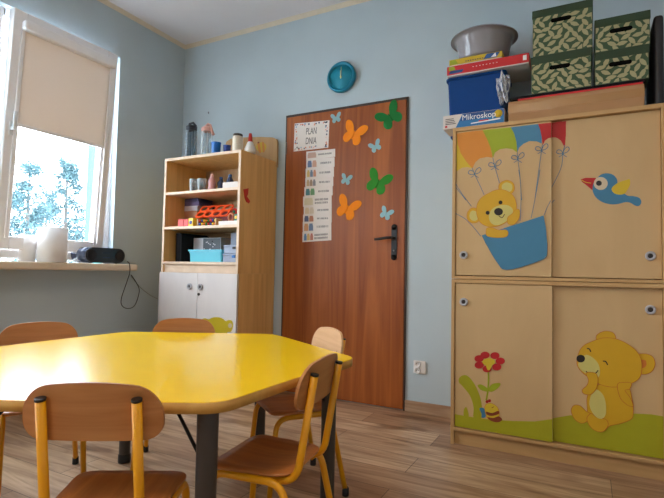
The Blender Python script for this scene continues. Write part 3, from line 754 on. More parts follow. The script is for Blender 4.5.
# microscope carton
MW = mat('carton_white', rgb(216, 206, 198), .5); MBL = mat('carton_blue', rgb(20, 110, 170), .45); MBD = mat('carton_deep_blue', rgb(12, 74, 138), .45); WHT = mat('print_white', rgb(236, 236, 236), .5)
mx0, mx1 = 2.378, 2.697; mz0, mz1 = T, T+.074; my = -.447
t = thing('toy_carton', ((mx0+mx1)/2, -.33, T), 'flat blue and white carton reading Mikroskop at the cabinet front edge', 'carton')
b = B().box((mx0, my, mz0), (mx1, -.30, mz1), MW, .002)
obj('carton_body', b, t)
b = B(); y = my-.0004
b.prism([(mx0+.070, y, mz0+.002), (mx1-.002, y, mz0+.002), (mx1-.002, y, mz1-.002), (mx0+.105, y, mz1-.002)], (0, -.0004, 0), MBL)
b.prism([(mx0+.092, y-.0004, mz0+.034), (mx1-.002, y-.0004, mz0+.040), (mx1-.002, y-.0004, mz1-.002), (mx0+.108, y-.0004, mz1-.002)], (0, -.0003, 0), MBD)
text_mesh(b, 'Mikroskop', facing(Vector((mx0+.190, y-.0011, mz0+.050)), .0), .042, WHT, sx=.96)
b.lathe([(0, .0012), (.0205, .0012), (.0205, 0)], (mx1-.030, y, mz0+.050), PYL, 20, 'y')
b.prism([(mx0+.15, y-.0009, mz0+.012), (mx1-.02, y-.0009, mz0+.020), (mx1-.02, y-.0009, mz0+.027), (mx0+.15, y-.0009, mz0+.018)], (0, -.0002, 0), WHT)
b.prism([(mx0+.19, y-.0012, mz0+.020), (mx0+.24, y-.0012, mz0+.022), (mx0+.24, y-.0012, mz0+.028), (mx0+.19, y-.0012, mz0+.026)], (0, -.0002, 0), RED)
for k in range(4): b.box((mx0+.014, y-.0004, mz0+.024+k*.009), (mx0+.070-.004*k, y, mz0+.028+k*.009), INK)
b.box((mx0+.012, y-.0005, mz0+.008), (mx0+.024, y, mz0+.018), RED)
obj('printed_front', b, t)
# blue plastic box, behind and above the carton
PBX = mat('blue_plastic', rgb(4, 62, 128), .55, spec=.2)
def tub(b, x0, x1, y0, y1, z0, z1, tp, m, rim=.008, th=.003, r=.02):
    def ring(a0, a1, c0, c1, z, rad):
        P = []
        for (cx, cy, s0) in ((a1-rad, c1-rad, 0), (a0+rad, c1-rad, 1), (a0+rad, c0+rad, 2), (a1-rad, c0+rad, 3)):
            for k in range(5):
                a = (s0+k/4)*PI/2; P.append(Vector((cx+rad*math.cos(a), cy+rad*math.sin(a), z)))
        return P
    rings = [ring(x0+tp, x1-tp, y0+tp, y1-tp, z0, r), ring(x0, x1, y0, y1, z1-.012, r), ring(x0-rim, x1+rim, y0-rim, y1+rim, z1-.012, r+rim), ring(x0-rim, x1+rim, y0-rim, y1+rim, z1, r+rim),
             ring(x0+th, x1-th, y0+th, y1-th, z1, r), ring(x0+tp+th, x1-tp-th, y0+tp+th, y1-tp-th, z0+th, r)]
    V = [[b.bm.verts.new(p) for p in R__] for R__ in rings]; fs = []
    for i in range(len(V)-1):
        for j in range(20): fs.append(b.bm.faces.new((V[i][j], V[i][(j+1) % 20], V[i+1][(j+1) % 20], V[i+1][j])))
    fs += [b.bm.faces.new(V[0][::-1]), b.bm.faces.new(V[-1])]
    b._fin(fs, m, False)
bx0, bx1 = 2.395, 2.684; by_0, by_1 = -.293, -.07
bzt = at(475, 73.2, 1, -.31).z
bx0 = at(445.5, 78, 1, -.30).x; bx1 = at(504, 72, 1, -.30).x
b = B(); tub(b, bx0+.008, bx1, -.290, -.045, T, bzt, .014, PBX, .010)
tag(obj('plastic_tub', b), 'deep blue plastic tub with rim behind the Mikroskop carton', 'tub')
# board games on the tub
gy = -.325
def game(x0, x1, y0, y1, z0, z1, m, label, deco):
    t = thing('board_game', ((x0+x1)/2, (y0+y1)/2, z0), label, 'board game', 'board games on the blue tub')
    obj('game_body', B().box((x0+.002, y0+.002, z0), (x1-.002, y1-.002, z1-.004), MW, .001), t)
    b = B().box((x0, y0, z0+.006), (x1, y1, z1), m, .0015); deco(b, x0, x1, y0-.0004, z0+.006, z1); obj('game_lid', b, t)
rz1 = bzt+.056
gx0 = at(447, 66, 1, gy).x; gx1 = at(529, 60, 1, gy).x
def deco_red(b, x0, x1, y, z0, z1):
    text_mesh(b, '- - - - - - - -', facing(Vector((x0+.21, y-.0004, (z0+z1)/2+.004)), 0), .03, WHT)
    b.prism([(x0+.01, y, z0+.006), (x0+.085, y, z0+.006), (x0+.095, y, z0+.022), (x0+.02, y, z0+.022)], (0, -.0004, 0), MBD)
    b.prism([(x0+.01, y, z0+.024), (x0+.05, y, z0+.024), (x0+.04, y, z1-.003), (x0+.012, y, z1-.003)], (0, -.0004, 0), PG)
    b.box((x1-.03, y-.0004, z0+.012), (x1-.012, y, z1-.01), WHT)
game(gx0, gx1, gy, -.07, bzt+.001, rz1, RED, 'long red board game box lying on the blue tub', deco_red)
def deco_yel(b, x0, x1, y, z0, z1):
    b.prism([(x1-.10, y, z0+.003), (x1-.03, y, z0+.003), (x1-.01, y, z1-.003), (x1-.08, y, z1-.003)], (0, -.0004, 0), MBD)
    b.prism([(x1-.06, y-.0004, z0+.006), (x1-.03, y-.0004, z0+.006), (x1-.035, y-.0004, z1-.004)], (0, -.0004, 0), WHT)
    b.prism([(x0+.005, y, z0+.003), (x0+.05, y, z0+.003), (x0+.035, y, z1-.003), (x0+.005, y, z1-.003)], (0, -.0004, 0), PG)
    for k in range(9): b.box((x0+.09+k*.013, y-.0004, z0+.008), (x0+.098+k*.013, y, z0+.014), INK)
yx1 = at(502, 55, 1, gy).x
yz1 = rz1+.040
game(gx0+.012, yx1, gy+.004, -.09, rz1+.001, yz1, PYL, 'yellow board game box between the red game and the grey basin', deco_yel)
# basin
BAS = mat('grey_glossy_plastic', rgb(150, 146, 150), .14, spec=.5)
bc = Vector(((at(453, 42, 1, -.2).x+at(517, 37, 1, -.2).x)/2, -.205, yz1+.001)); br = .185
bh = at(485, 24, 1, -.205).z+.01-bc.z
bh = .136
b = B().lathe([(0, 0), (br*.66, 0), (br*.72, .012), (br*.83, bh-.024), (br*.86, bh-.012), (br*.97, bh-.006), (br, bh-.010), (br, bh-.004), (br*.97, bh), (br*.83, bh-.006), (br*.69, .014), (br*.67, .004), (0, .004)], bc, BAS, 56)
tag(obj('basin', b), 'round glossy grey plastic basin topping the board games', 'basin')
# crumpled clear bag between tub and carton
BAGM = glassy('clear_crumpled_film', (.86, .86, .88, 1), .55, .12)
b = B(); tb = bmesh.new(); bmesh.ops.create_icosphere(tb, subdivisions=3, radius=1)
rb = random.Random(5); c = at(503, 104, 1, -.40)
for v in tb.verts:
    n_ = v.co.normalized(); k = 1+.22*math.sin(7*n_.x+3*n_.z)+.18*math.sin(11*n_.y+5*n_.x)+rb.uniform(-.1, .1)
    v.co = Vector((n_.x*.030*k, n_.y*.035*k, max(n_.z*.075*k+.0, -.09)))
zlo = min(v.co.z for v in tb.verts); 
for v in tb.verts: v.co += Vector((2.703+.028 if False else c.x, -.40, T+.109-zlo))
b._merge(tb, BAGM, False)
bag = obj('plastic_bag', b); tag(bag, 'crumpled clear plastic bag between the blue tub and the leaf boxes', 'bag')

# ---------------------------------------------------------------- left bookshelf
SX0, SX1, SYF, SYB = .285, .998, -.446, -.016
ST = 1.700; LOW = .858
KNOB = GRIPM
t = thing('low_cupboard', ((SX0+SX1)/2, -.23, 0), 'white two-door cupboard carrying the open shelf unit', 'cupboard')
b = B()
b.box((SX0-.018, SYF+.02, 0), (SX0, SYB, LOW), SHELFB, .0015); b.box((SX1-.018, SYF+.02, 0), (SX1, SYB, LOW), SHELFB, .0015)
b.box((SX0, SYF+.02, LOW-.018), (SX1-.018, SYB, LOW), SHELFB, .0015); b.box((SX0, SYF+.02, .06), (SX1-.018, SYB, .078), SHELFB, .0015)
b.box((SX0, SYB-.006, .078), (SX1-.018, SYB, LOW-.018), SHELFB); b.box((SX0, SYF+.04, 0), (SX1-.018, SYF+.056, .06), SHELFB)
obj('body', b, t)
xm = .644
d1 = obj('cupboard_door', B().box((SX0-.018, SYF, .063), (xm-.0015, SYF+.018, LOW-.001), DOORW, .0015), t)
d2 = obj('cupboard_door', B().box((xm+.0015, SYF, .063), (SX1-.004, SYF+.018, LOW-.001), DOORW, .0015), t)
for dd, x in ((d1, .573), (d2, .674)):
    b = B(); grip(b, x, SYF, .760, .022); obj('door_grip', b, dd)
obj('lock', B().lathe([(.010, 0), (.010, .005), (0, .005)], (.660, SYF, .708), GRIPD, 16, 'y'), d2)
f = Film(SYF, lambda x, y: (195+x/12.44, 300+y/12.44), d2, 'bear_motif', (xm+.003, SX1-.006, .064, LOW-.002))
PLY = mat('paint_olive_yellow', rgb(226, 198, 10), .55)
f.shape([(170, 240), (230, 216), (300, 216), (350, 235), (380, 262), (420, 250), (460, 258), (474, 300), (466, 360), (440, 398), (400, 410), (430, 560), (380, 700), (180, 700), (150, 560), (160, 410), (100, 330), (84, 250), (120, 228), (155, 236)], PLY)
f.disc((436, 318), 24, PWH, 30); f.disc((124, 258), 18, PWH, 12)
f.done()
# open upper shelf unit
INT = wood('shelf_inner_wood', rgb(206, 164, 116), rgb(218, 178, 130), (20, 20, 1.2), .5)
t = thing('shelf_unit', ((SX0+SX1)/2, -.23, LOW), 'tall open beech shelf unit holding toys left of the door', 'shelf')
Z = [.918, 1.172, 1.428]   # shelf tops
b = B(); tk = .018
b.box((SX0, SYF+.001, LOW+.0005), (SX0+tk, SYB, ST-tk), SHELFB, .001); b.box((SX1-tk, SYF+.001, LOW+.0005), (SX1, SYB, ST-tk), SHELFB, .001)
b.box((SX0, SYF+.001, ST-tk), (SX1, SYB, ST), SHELFB, .001)
b.box((SX0+tk, SYB-.006, LOW+.001), (SX1-tk, SYB, ST-tk), INT)
obj('body', b, t)
Z = [.935, 1.190, 1.445]
for z in Z: obj('shelf_board', B().box((SX0+tk, SYF+.002, z-.018), (SX1-tk, SYB-.006, z), INT, .001), t)
obj('kickboard', B().box((SX0+tk, SYF+.012, LOW+.001), (SX1-tk, SYF+.028, Z[0]-.018), EDGEB), t)
b = B()
b.box((SX0-.0005, SYF-.0008, LOW+.001), (SX0+tk+.0005, SYF+.001, ST), EDGEB); b.box((SX1-tk-.0005, SYF-.0008, LOW+.001), (SX1+.0005, SYF+.001, ST), EDGEB)
b.box((SX0+tk, SYF-.0008, ST-.020), (SX1-tk, SYF+.001, ST), EDGEB)
for z in Z: b.box((SX0+tk, SYF-.0008, z-.018), (SX1-tk, SYF+.002, z), EDGEB)
obj('edge_banding', b, t)
# decorative back board on top
hb = B()
P = [(.50, ST+.15), (.515, ST+.205), (.56, ST+.225), (.68, ST+.222), (.86, ST+.205), (.965, ST+.190), (.998, ST+.175), (1.008, ST+.150), (1.010, ST-.04), (.9985, ST-.04), (.9985, ST+.0005), (.50, ST+.0005)]
hb.prism([(x, -.036, z) for x, z in P], (0, .018, 0), BEECH)
tb_ = thing('top_board', (.75, -.027, ST-.04), 'shaped beech board with a bee picture standing at the back of the shelf unit top', 'board'); tb0 = obj('board_panel', hb, tb_)
f = Film(-.036, lambda x, y: (230+x/5.53, 110+y/5.53), tb0, 'bee_motif')
f.shape([(150, 190), (175, 178), (198, 190), (200, 212), (185, 232), (160, 230), (146, 210)], PYL)
f.shape([(152, 186), (162, 180), (172, 232), (160, 232)], POR); f.shape([(178, 180), (188, 182), (192, 226), (182, 232)], POR)
f.disc((158, 180), 5, PBR); f.done()
# red hanging spoon on the side
b = B(); hy = at(245, 190, 0, SX1+.003)
def sd(x, y): return at(150+x/3.83, 100+y/3.83, 0, SX1+.0005)
REDP = mat('red_plastic', rgb(196, 40, 26), .4)
P = [sd(357, 342), sd(376, 338), sd(374, 362), sd(370, 370), sd(376, 378), sd(382, 388), sd(378, 396), sd(368, 390), sd(362, 374), sd(360, 360)]
b.prism(P, (.004, 0, 0), REDP)
tag(obj('red_hanger', b), 'small red plastic hanger on the side of the shelf unit', 'hanger')

def sb(name, x0, x1, y0, y1, z0, z1, m, label, cat, group=None, bev=.002, deco=None):
    b = B().box((x0, y0, z0), (x1, y1, z1), m, bev)
    if deco: deco(b)
    o = obj(name, b); return tag(o, label, cat, group)
def pxx(u, v, y): return at(u, v, 1, y).x
def pxz(u, v, y): return at(u, v, 1, y).z
# --- top of the shelf unit
yq = -.36
CLEAR = glassy('clear_plastic', (.80, .84, .86, 1), .45, .1); DNAVY = mat('dark_bottle_cap', rgb(28, 34, 52), .4)
def U(u, v=150, y=yq): return pxx(u, v, y)
x = U(191); hgt = pxz(190, 131, yq)-ST
t = thing('water_bottle', (x, yq, ST), 'clear ribbed water bottle with a dark blue cap, leftmost on the shelf unit top', 'bottle')
SMOKE = glassy('smoky_plastic', (.45, .52, .58, 1), .5, .12)
b = B(); pr = [(0, .001), (.040, .001), (.042, .01)]
for k in range(7): pr += [(.042, .014+k*.022), (.0395, .020+k*.022), (.042, .026+k*.022)]
pr += [(.042, hgt-.01), (.034, hgt)]
b.lathe(pr, (x, yq, ST), SMOKE, 28); obj('bottle_body', b, t)
b = B().lathe([(.036, hgt), (.040, hgt+.004), (.040, hgt+.03), (.030, hgt+.036), (0, hgt+.036)], (x, yq, ST), DNAVY, 24)
b.tube([(x-.036, yq, ST+hgt+.02), (x-.02, yq, ST+hgt+.055), (x+.015, yq, ST+hgt+.058), (x+.040, yq, ST+hgt+.03)], .009, DNAVY, 10)
obj('bottle_cap', b, t)
obj('straw', B().tube([(x+.008, yq, ST+.01), (x+.006, yq, ST+hgt-.003)], .004, WHT, 8), t)
x = U(206.5); hgt = pxz(206, 132, yq)-ST
PINK = mat('pink_cap', rgb(214, 158, 144), .5)
t = thing('water_bottle', (x, yq, ST), 'clear water bottle with a pink cap and strap on the shelf unit top', 'bottle')
obj('bottle_body', B().lathe([(0, .001), (.040, .001), (.042, .01), (.042, hgt-.02), (.035, hgt)], (x, yq, ST), CLEAR, 24), t)
b = B().lathe([(.036, hgt), (.041, hgt+.004), (.041, hgt+.026), (.028, hgt+.036), (0, hgt+.036)], (x, yq, ST), PINK, 24)
b.tube([(x-.025, yq, ST+hgt+.034), (x+.01, yq, ST+hgt+.056), (x+.03, yq, ST+hgt+.045), (x+.042, yq, ST+hgt+.01), (x+.062, yq, ST+hgt-.03)], .010, PINK, 10)
obj('bottle_cap', b, t)
obj('straw', B().tube([(x+.006, yq, ST+.01), (x+.004, yq, ST+hgt-.003)], .004, WHT, 8), t)
# plant leaves behind
t = thing('small_plant', (.345, -.20, ST), 'tiny green plant behind the leftmost bottle', 'plant')
obj('pot', B().lathe([(0, 0), (.022, 0), (.028, .045), (.024, .045), (.02, .01), (0, .01)], (.345, -.20, ST), BLK, 20), t)
GL = mat('plant_green', rgb(40, 92, 44), .6, var=.2); b = B(); rp = random.Random(2)
for k in range(16):
    a = rp.random()*2*PI; L_ = rp.uniform(.03, .055); c0 = Vector((.345, -.20, ST+.04)); d = Vector((math.cos(a), math.sin(a), rp.uniform(.5, 1.6))).normalized(); s_ = d.cross(Vector((0, 0, 1))).normalized()*.009
    up = d.cross(s_).normalized()*.002
    p1, p2, p3 = c0+d*L_*.5+s_, c0+d*L_, c0+d*L_*.5-s_
    b.prism([c0, p1, p2, p3], up, GL)
obj('leaves', b, t)
CUPB = mat('blue_cup', rgb(16, 106, 190), .4); CUPD = mat('deep_blue_cup', rgb(40, 72, 160), .4)
def cup(u, r, h, m, label, y=yq, z=ST, name='cup'):
    x = pxx(u, 150, y)
    b = B().lathe([(0, 0), (r*.85, 0), (r*.9, .004), (r, h-.004), (r+.003, h), (r-.002, h), (r*.85-.002, .006), (0, .006)], (x, y, z), m, 28)
    return tag(obj(name, b), label, 'cup', 'blue cups on the shelf unit')
cup(216, .034, .098, CUPB, 'bright blue plastic cup beside the pink-capped bottle')
cup(227, .026, .076, CUPD, 'darker blue small cup left of the cream jar', y=-.33)
x = U(237.5); h = pxz(237, 136, yq)-ST
CRJ = mat('cream_jar', rgb(226, 216, 196), .35)
t = thing('jar', (x, yq, ST), 'cream jar with a dark metal lid on the shelf unit top', 'jar')
obj('jar_body', B().lathe([(0, 0), (.034, 0), (.037, .006), (.037, h-.014), (.031, h)], (x, yq, ST), CRJ, 28), t)
obj('jar_lid', B().lathe([(.034, h-.006), (.034, h+.008), (.031, h+.012), (0, h+.012)], (x, yq, ST), mat('dark_lid', rgb(70, 62, 56), .35, metal=.5), 28), t)
yq2 = -.33; x = pxx(250, 150, yq2)
t = thing('glue_bottle', (x, yq2, ST), 'white cone bottle with a red nozzle cap on the shelf unit top', 'bottle')
obj('bottle_body', B().lathe([(0, 0), (.037, 0), (.040, .006), (.038, .03), (.020, .075), (.014, .082)], (x, yq2, ST), mat('milky_plastic', rgb(226, 224, 220), .35), 28), t)
obj('nozzle_cap', B().lathe([(.015, .080), (.016, .086), (.013, .115), (.010, .140), (0, .142)], (x, yq2, ST), REDP, 20), t)
# --- first shelf
z = Z[2]+.0005; y = -.36
def cupc(u, r, h, m, label, y, z, rr=None):
    x = pxx(u, 182, y); b = B().lathe([(0, 0), (r*.8, 0), (r*.85, .003), (r, h), (r-.002, h), (r*.8, .005), (0, .005)], (x, y, z), m, 24)
    return tag(obj('clear_cup', b), label, 'cup', 'clear cups on the top shelf')
cupc(194, .033, .100, CLEAR, 'clear plastic cup on the upper shelf, left one', -.36, z)
cupc(202, .033, .098, CLEAR, 'clear plastic cup on the upper shelf, beside the pink bottle', -.36, z)
def bottle(u, y, z, r, h, m, mc, label, name='small_bottle', ref=182, grp=None):
    x = pxx(u, ref, y); t = thing(name, (x, y, z), label, 'bottle', grp)
    obj('bottle_body', B().lathe([(0, 0), (r, 0), (r, h*.22), (r*.88, h*.3), (r, h*.4), (r, h*.6), (r*.45, h*.82), (r*.4, h*.86)], (x, y, z), m, 24), t)
    obj('bottle_cap', B().lathe([(r*.48, h*.84), (r*.5, h*.98), (r*.4, h), (0, h)], (x, y, z), mc, 16), t)
bottle(212, -.37, z, .027, .125, mat('pink_bottle', rgb(196, 140, 140), .3), PINK, 'pink squeeze bottle on the upper shelf')
bottle(221, -.33, z, .026, .105, mat('navy_bottle', rgb(40, 52, 84), .3), mat('blue_cap', rgb(50, 90, 150), .4), 'dark blue bottle right beside the pink bottle on the upper shelf')
bottle(230, -.33, z, .027, .118, mat('red_blue_bottle', rgb(52, 60, 90), .3), mat('blue_cap', rgb(50, 90, 150), .4), 'dark bottle behind the white box on the upper shelf')
tag(obj('red_tin', B().lathe([(0, 0), (.022, 0), (.022, .050), (.024, .051), (.024, .068), (0, .070)], (pxx(231, 177, -.27), -.27, z), REDP, 20)), 'small red tin behind the dark bottles on the upper shelf', 'tin')
sb('white_carton', pxx(223, 186, -.42), .975, -.425, -.370, z, z+.043, MW, 'flat white carton at the right of the upper shelf', 'carton')
sb('brown_carton', .80, .965, -.16, -.05, z, z+.13, mat('dull_mauve_card', rgb(120, 96, 92), .7), 'dull mauve carton standing at the back of the upper shelf', 'carton')
# --- second shelf
z = Z[1]+.0005
PUR = mat('purple_book', rgb(96, 82, 128), .5); WBX = mat('pale_box', rgb(212, 208, 216), .5); TAN = mat('tan_wood_box', rgb(176, 122, 84), .5); REDB = mat('red_toy_box', rgb(206, 50, 42), .45)
YLB = mat('yellow_toy_box', rgb(232, 190, 44), .45); ORT = mat('orange_red_toy', rgb(244, 88, 36), .45); DKT = mat('void_shade', rgb(44, 42, 52), .6)
yb = -.40
def bx(u0, u1, v, yf): return pxx(u0, v, yf), pxx(u1, v, yf)
x0, x1 = bx(178, 190, 220, yb)
sb('toy_box', x0, x0+.052, yb, yb+.14, z, z+.060, REDB, 'small red toy box, leftmost at the front of the middle shelf', 'box', 'small toy boxes')
sb('toy_box', x0+.055, x0+.100, yb, yb+.14, z, z+.058, REDB, 'small red toy box next to the yellow one on the middle shelf', 'box', 'small toy boxes')
def blue_mark(xa, xb, ya, za, zb_, m):
    def d(b): b.lathe([(0, .0008), ((xb-xa)*.28, .0008), ((xb-xa)*.28, 0)], ((xa+xb)/2, ya-.0002, (za+zb_)/2), m, 16, 'y')
    return d
sb('toy_box', x0+.103, x0+.148, yb, yb+.14, z, z+.064, YLB, 'yellow toy box with a blue round mark on the middle shelf', 'box', 'small toy boxes', deco=blue_mark(x0+.103, x0+.150, yb, z, z+.064, CUPD))
yp = -.255
def pile(name, u0, u1, v0, v1, m, label, cat, grp=None, zlo=None, y=yp):
    xa, xb = max(.306, pxx(u0, v0, y)), pxx(u1, v0, y); za = zlo if zlo is not None else pxz(u0, v1, y); zb_ = pxz(u0, v0, y)
    sb(name, xa, xb, y, -.09, za, zb_, m, label, cat, grp); return zb_+.0005
q = pile('wooden_box', 181, 197, 211.5, 217, TAN, 'tan wooden box behind the small red boxes', 'box', zlo=z)
q = pile('pale_game_box', 182, 197.5, 206.5, 211, WBX, 'pale grey game box on the tan wooden box', 'box', zlo=q)
q = pile('purple_book', 181.5, 199, 202.5, 206, PUR, 'purple book lying on the pale game box', 'book', 'purple books', q)
q = pile('purple_book', 184, 198, 199, 202, mat('blue_violet_book', rgb(74, 70, 110), .5), 'dark violet book topmost on the pile of the middle shelf', 'book', 'purple books', q)
# bead tray
x0, x1 = bx(197, 216, 221, yb)
t = thing('bead_tray', ((x0+x1)/2, yb+.06, z), 'wooden tray of coloured beads under the orange rack', 'toy')
obj('tray_frame', B().box((x0, yb, z), (x0+.008, yb+.065, z+.055), BEECH).box((x1-.008, yb, z), (x1, yb+.065, z+.055), BEECH).box((x0+.008, yb, z), (x1-.008, yb+.065, z+.006), BEECH), t)
bc_ = [rgb(30, 80, 180), rgb(40, 150, 60), rgb(240, 200, 30), rgb(210, 40, 40), rgb(235, 120, 30)]
bmats = [mat('bead_%s' % n, c, .35) for n, c in zip(('blue', 'green', 'yellow', 'red', 'orange'), bc_)]
for row in range(2):
    n = 8
    for k in range(n):
        xx = x0+.018+(x1-x0-.036)*k/(n-1)
        obj('bead', B().ball((xx, yb+.012, z+.0175+row*.024), .0088, bmats[(k*2+row*3) % 5], seg=10), t)
# orange rack with round holes
def ring_sheet(b, cx, cy, cz, w, d, m, nx=4, ny=2, th=.012):
    sx_, sy_ = w/nx, d/ny
    for i in range(nx):
        for j in range(ny):
            c = Vector((cx-w/2+sx_*(i+.5), cy-d/2+sy_*(j+.5), cz)); N = 24
            inner = []; outer = []
            for k in range(N):
                a = 2*PI*k/N+PI/4*0; ca, sa = math.cos(a), math.sin(a)
                s_ = 1/max(abs(ca)/(sx_/2), abs(sa)/(sy_/2)); outer.append(c+Vector((ca*s_, sa*s_, 0))); inner.append(c+Vector((ca*sx_*.39, sa*sy_*.39, 0)))
            V = {}
            for nm, R__, dz in (('ot', outer, th), ('ob', outer, 0), ('it', inner, th), ('ib', inner, 0)): V[nm] = [b.bm.verts.new(p+Vector((0, 0, dz))) for p in R__]
            fs = []
            for k in range(N):
                q = (k+1) % N
                fs += [b.bm.faces.new((V['ot'][k], V['ot'][q], V['it'][q], V['it'][k])), b.bm.faces.new((V['ob'][k], V['ib'][k], V['ib'][q], V['ob'][q])),
                       b.bm.faces.new((V['it'][k], V['it'][q], V['ib'][q], V['ib'][k])), b.bm.faces.new((V['ot'][k], V['ob'][k], V['ob'][q], V['ot'][q]))]
            b._fin(fs, m)
x0, x1 = bx(194, 226, 210, -.38)
b = B(); ring_sheet(b, 0, 0, 0, x1-x0, .12, ORT, 4, 2, .010)
b.bm.transform(Matrix.Translation(((x0+x1)/2, -.325, z+.112)) @ Matrix.Rotation(.85, 4, 'X'))
rk = thing('orange_rack', ((x0+x1)/2, -.335, z), 'orange-red plastic rack with round holes leaning over the bead tray', 'toy')
obj('perforated_sheet', b, rk)
obj('rack_block', B().box((x0+.035, -.262, z), (x1-.005, -.24, z+.125), mat('rack_hole_shade', rgb(120, 30, 26), .6), .006), rk)  # block coloured dark so the sheet's holes look shaded
obj('rack_rail', B().tube([(x0+.03, -.250, z+.133), (x1+.03, -.250, z+.143)], .008, mat('pale_rail', rgb(226, 200, 190), .4), 10), rk)
# right end of the second shelf
x0 = pxx(220, 221, yb)
sb('white_carton', x0, .974, yb-.015, yb+.10, z, z+.030, MW, 'flat white carton at the right front of the middle shelf', 'carton')
sb('tall_block', pxx(231.5, 200, -.40), pxx(238, 200, -.40), -.30, -.25, z, z+.215, mat('beige_card', rgb(206, 178, 150), .6), 'tall beige carton standing at the right end of the middle shelf', 'carton')
GRN = mat('green_toy', rgb(36, 120, 96), .45)
tag(obj('toy_block', B().box((.905, -.39, z+.0305), (.945, -.34, z+.080), GRN, .006).ball((.925, -.392, z+.055), .012, YLB, sy=.3)), 'green toy cube with a yellow spot on the middle shelf', 'toy')
tag(obj('toy_block', B().box((.9455, -.39, z+.0305), (.972, -.34, z+.078), mat('light_blue_toy', rgb(120, 160, 196), .45), .006)), 'light blue toy cube at the right end of the middle shelf', 'toy')
tag(obj('toy_ring', B().tube([(.872+.022*math.cos(a), -.375, z+.058+.026*math.sin(a)) for a in [k*PI/8 for k in range(17)]], .009, mat('brown_toy', rgb(176, 96, 50), .45), 10)), 'brown ring toy beside the green cube on the middle shelf', 'toy')
tag(obj('wheel_toy', B().lathe([(0, 0), (.024, 0), (.026, .004), (.026, .014), (0, .014)], (.845, -.30, z+.105), REDB, 20, 'y').lathe([(.012, .014), (.012, .02), (0, .02)], (.845, -.30, z+.105), GRN, 14, 'y').box((.82, -.299, z), (.87, -.27, z+.08), REDB, .004)), 'red toy wheel behind the brown ring', 'toy')
sb('red_case', .80, .94, -.20, -.08, z, z+.165, mat('dull_red_case', rgb(132, 44, 44), .5), 'dull red case standing at the back of the middle shelf', 'case')
sb('void_shade_box', .33, .42, -.085, -.03, z, z+.19, DKT, 'dark box standing for the shaded void at the back left of the middle shelf', 'case')  # dark box put in for the shade of the empty shelf corner
# --- third shelf
z = Z[0]+.0005
sb('dark_binder', .335, .375, -.36, -.06, z, z+.215, NAVY, 'black binder standing leftmost on the bottom open shelf', 'binder', 'black binders')
sb('dark_binder', .3765, .392, -.36, -.06, z, z+.205, mat('charcoal_cover', rgb(26, 28, 30), .8, spec=.2), 'charcoal binder beside the black binder on the bottom open shelf', 'binder', 'black binders')
x0, x1 = bx(188, 222, 255, -.40)
t = thing('storage_bin', ((x0+x1)/2, -.33, z), 'turquoise plastic bin with a lid on the bottom open shelf', 'bin')
TQ = mat('turquoise_bin', rgb(86, 186, 208), .4)
b = B(); tub(b, x0+.008, x1-.008, -.395, -.26, z, z+.075, .002, TQ, .004, .003, .012); obj('bin_body', b, t)
obj('bin_lid', B().box((x0, -.402, z+.0755), (x1, -.252, z+.088), TQ, .003), t)
PRN = mat('grey_print', rgb(92, 96, 104), .6)
def kd(x0, x1, yv, za, zb_):
    def d(b):
        b.box((x0+(x1-x0)*.36, yv-.0006, za+.004), (x1-.003, yv, zb_-.004), PRN)
        rr = random.Random(9)
        for k in range(20):
            xx = x0+(x1-x0)*(.38+.58*rr.random()); zz = za+.01+(zb_-za-.03)*rr.random(); b.box((xx, yv-.0010, zz), (min(xx+.010, x1-.004), yv-.0006, zz+.007), WBX if k % 3 else NAVY)
    return d
xq0, xq1 = bx(192.5, 221, 240, -.24)
xq0 += .012
sb('printed_carton', xq0, xq1, -.24, -.06, z, z+.185, WBX, 'white carton with a dark printed picture behind the turquoise bin', 'carton', deco=kd(xq0, xq1, -.24, z+.02, z+.185))
x0, x1 = bx(222.8, 239.5, 255, -.41)
GB = mat('grey_blue_bin', rgb(140, 152, 176), .45)
def gbox(x0, x1, y0, y1, z0, z1, label, mark):
    t = thing('lidded_box', ((x0+x1)/2, (y0+y1)/2, z0), label, 'box', 'grey blue lidded boxes')
    obj('box_body', B().box((x0+.003, y0+.003, z0), (x1-.003, y1, z1-.012), GB, .004), t)
    obj('lid', B().box((x0, y0, z1-.0118), (x1, y1+.003, z1), GB, .004), t)
    if mark: obj('clasp', B().box((x0+(x1-x0)*.60, y0-.0025, z1-.028), (x0+(x1-x0)*.78, y0+.003, z1-.012), BLK if mark == 1 else CUPB, .001), t)
gbox(x0, .976, -.415, -.27, z, z+.058, 'grey-blue lidded box, lowest at the right of the bottom open shelf', 2)
gbox(x0+.003, .974, -.412, -.27, z+.0585, z+.118, 'grey-blue lidded box with a black clasp, on the lowest one', 1)
sb('grey_blue_carton', x0+.008, .970, -.34, -.265, z+.1185, z+.21, mat('blue_grey_card', rgb(112, 122, 142), .6), 'blue-grey carton upright on the two lidded boxes', 'carton')

# ---------------------------------------------------------------- things on the window sill
SZ = .9105
RAD = mat('radio_black', rgb(26, 28, 38), .3, spec=.6); RADS = mat('radio_side', rgb(60, 72, 100), .25, spec=.6); GRL = mat('speaker_mesh', rgb(18, 19, 26), .6, bump=.5, bscale=900)  # lighter bluish case colour carries the reflection on the radio's side
rx = .11; p0 = at(85.5, 254, 0, rx); p1 = at(125, 254, 0, rx)
ry0, ry1 = p0.y, p1.y; rh = .104; rr_ = rh/2
t = thing('radio', ((rx-.1)/1, (ry0+ry1)/2, SZ), 'black rounded portable radio at the right end of the window sill', 'radio')
def capsule(y0, y1, r, x, zc, n=12):
    return [Vector((x, y1-r+r*math.cos(a), zc+r*math.sin(a))) for a in [(-.5+k/n)*PI for k in range(n+1)]] + [Vector((x, y0+r-r*math.cos(a), zc-r*math.sin(a)*1)) for a in [(-.5+k/n)*PI for k in range(n+1)]]
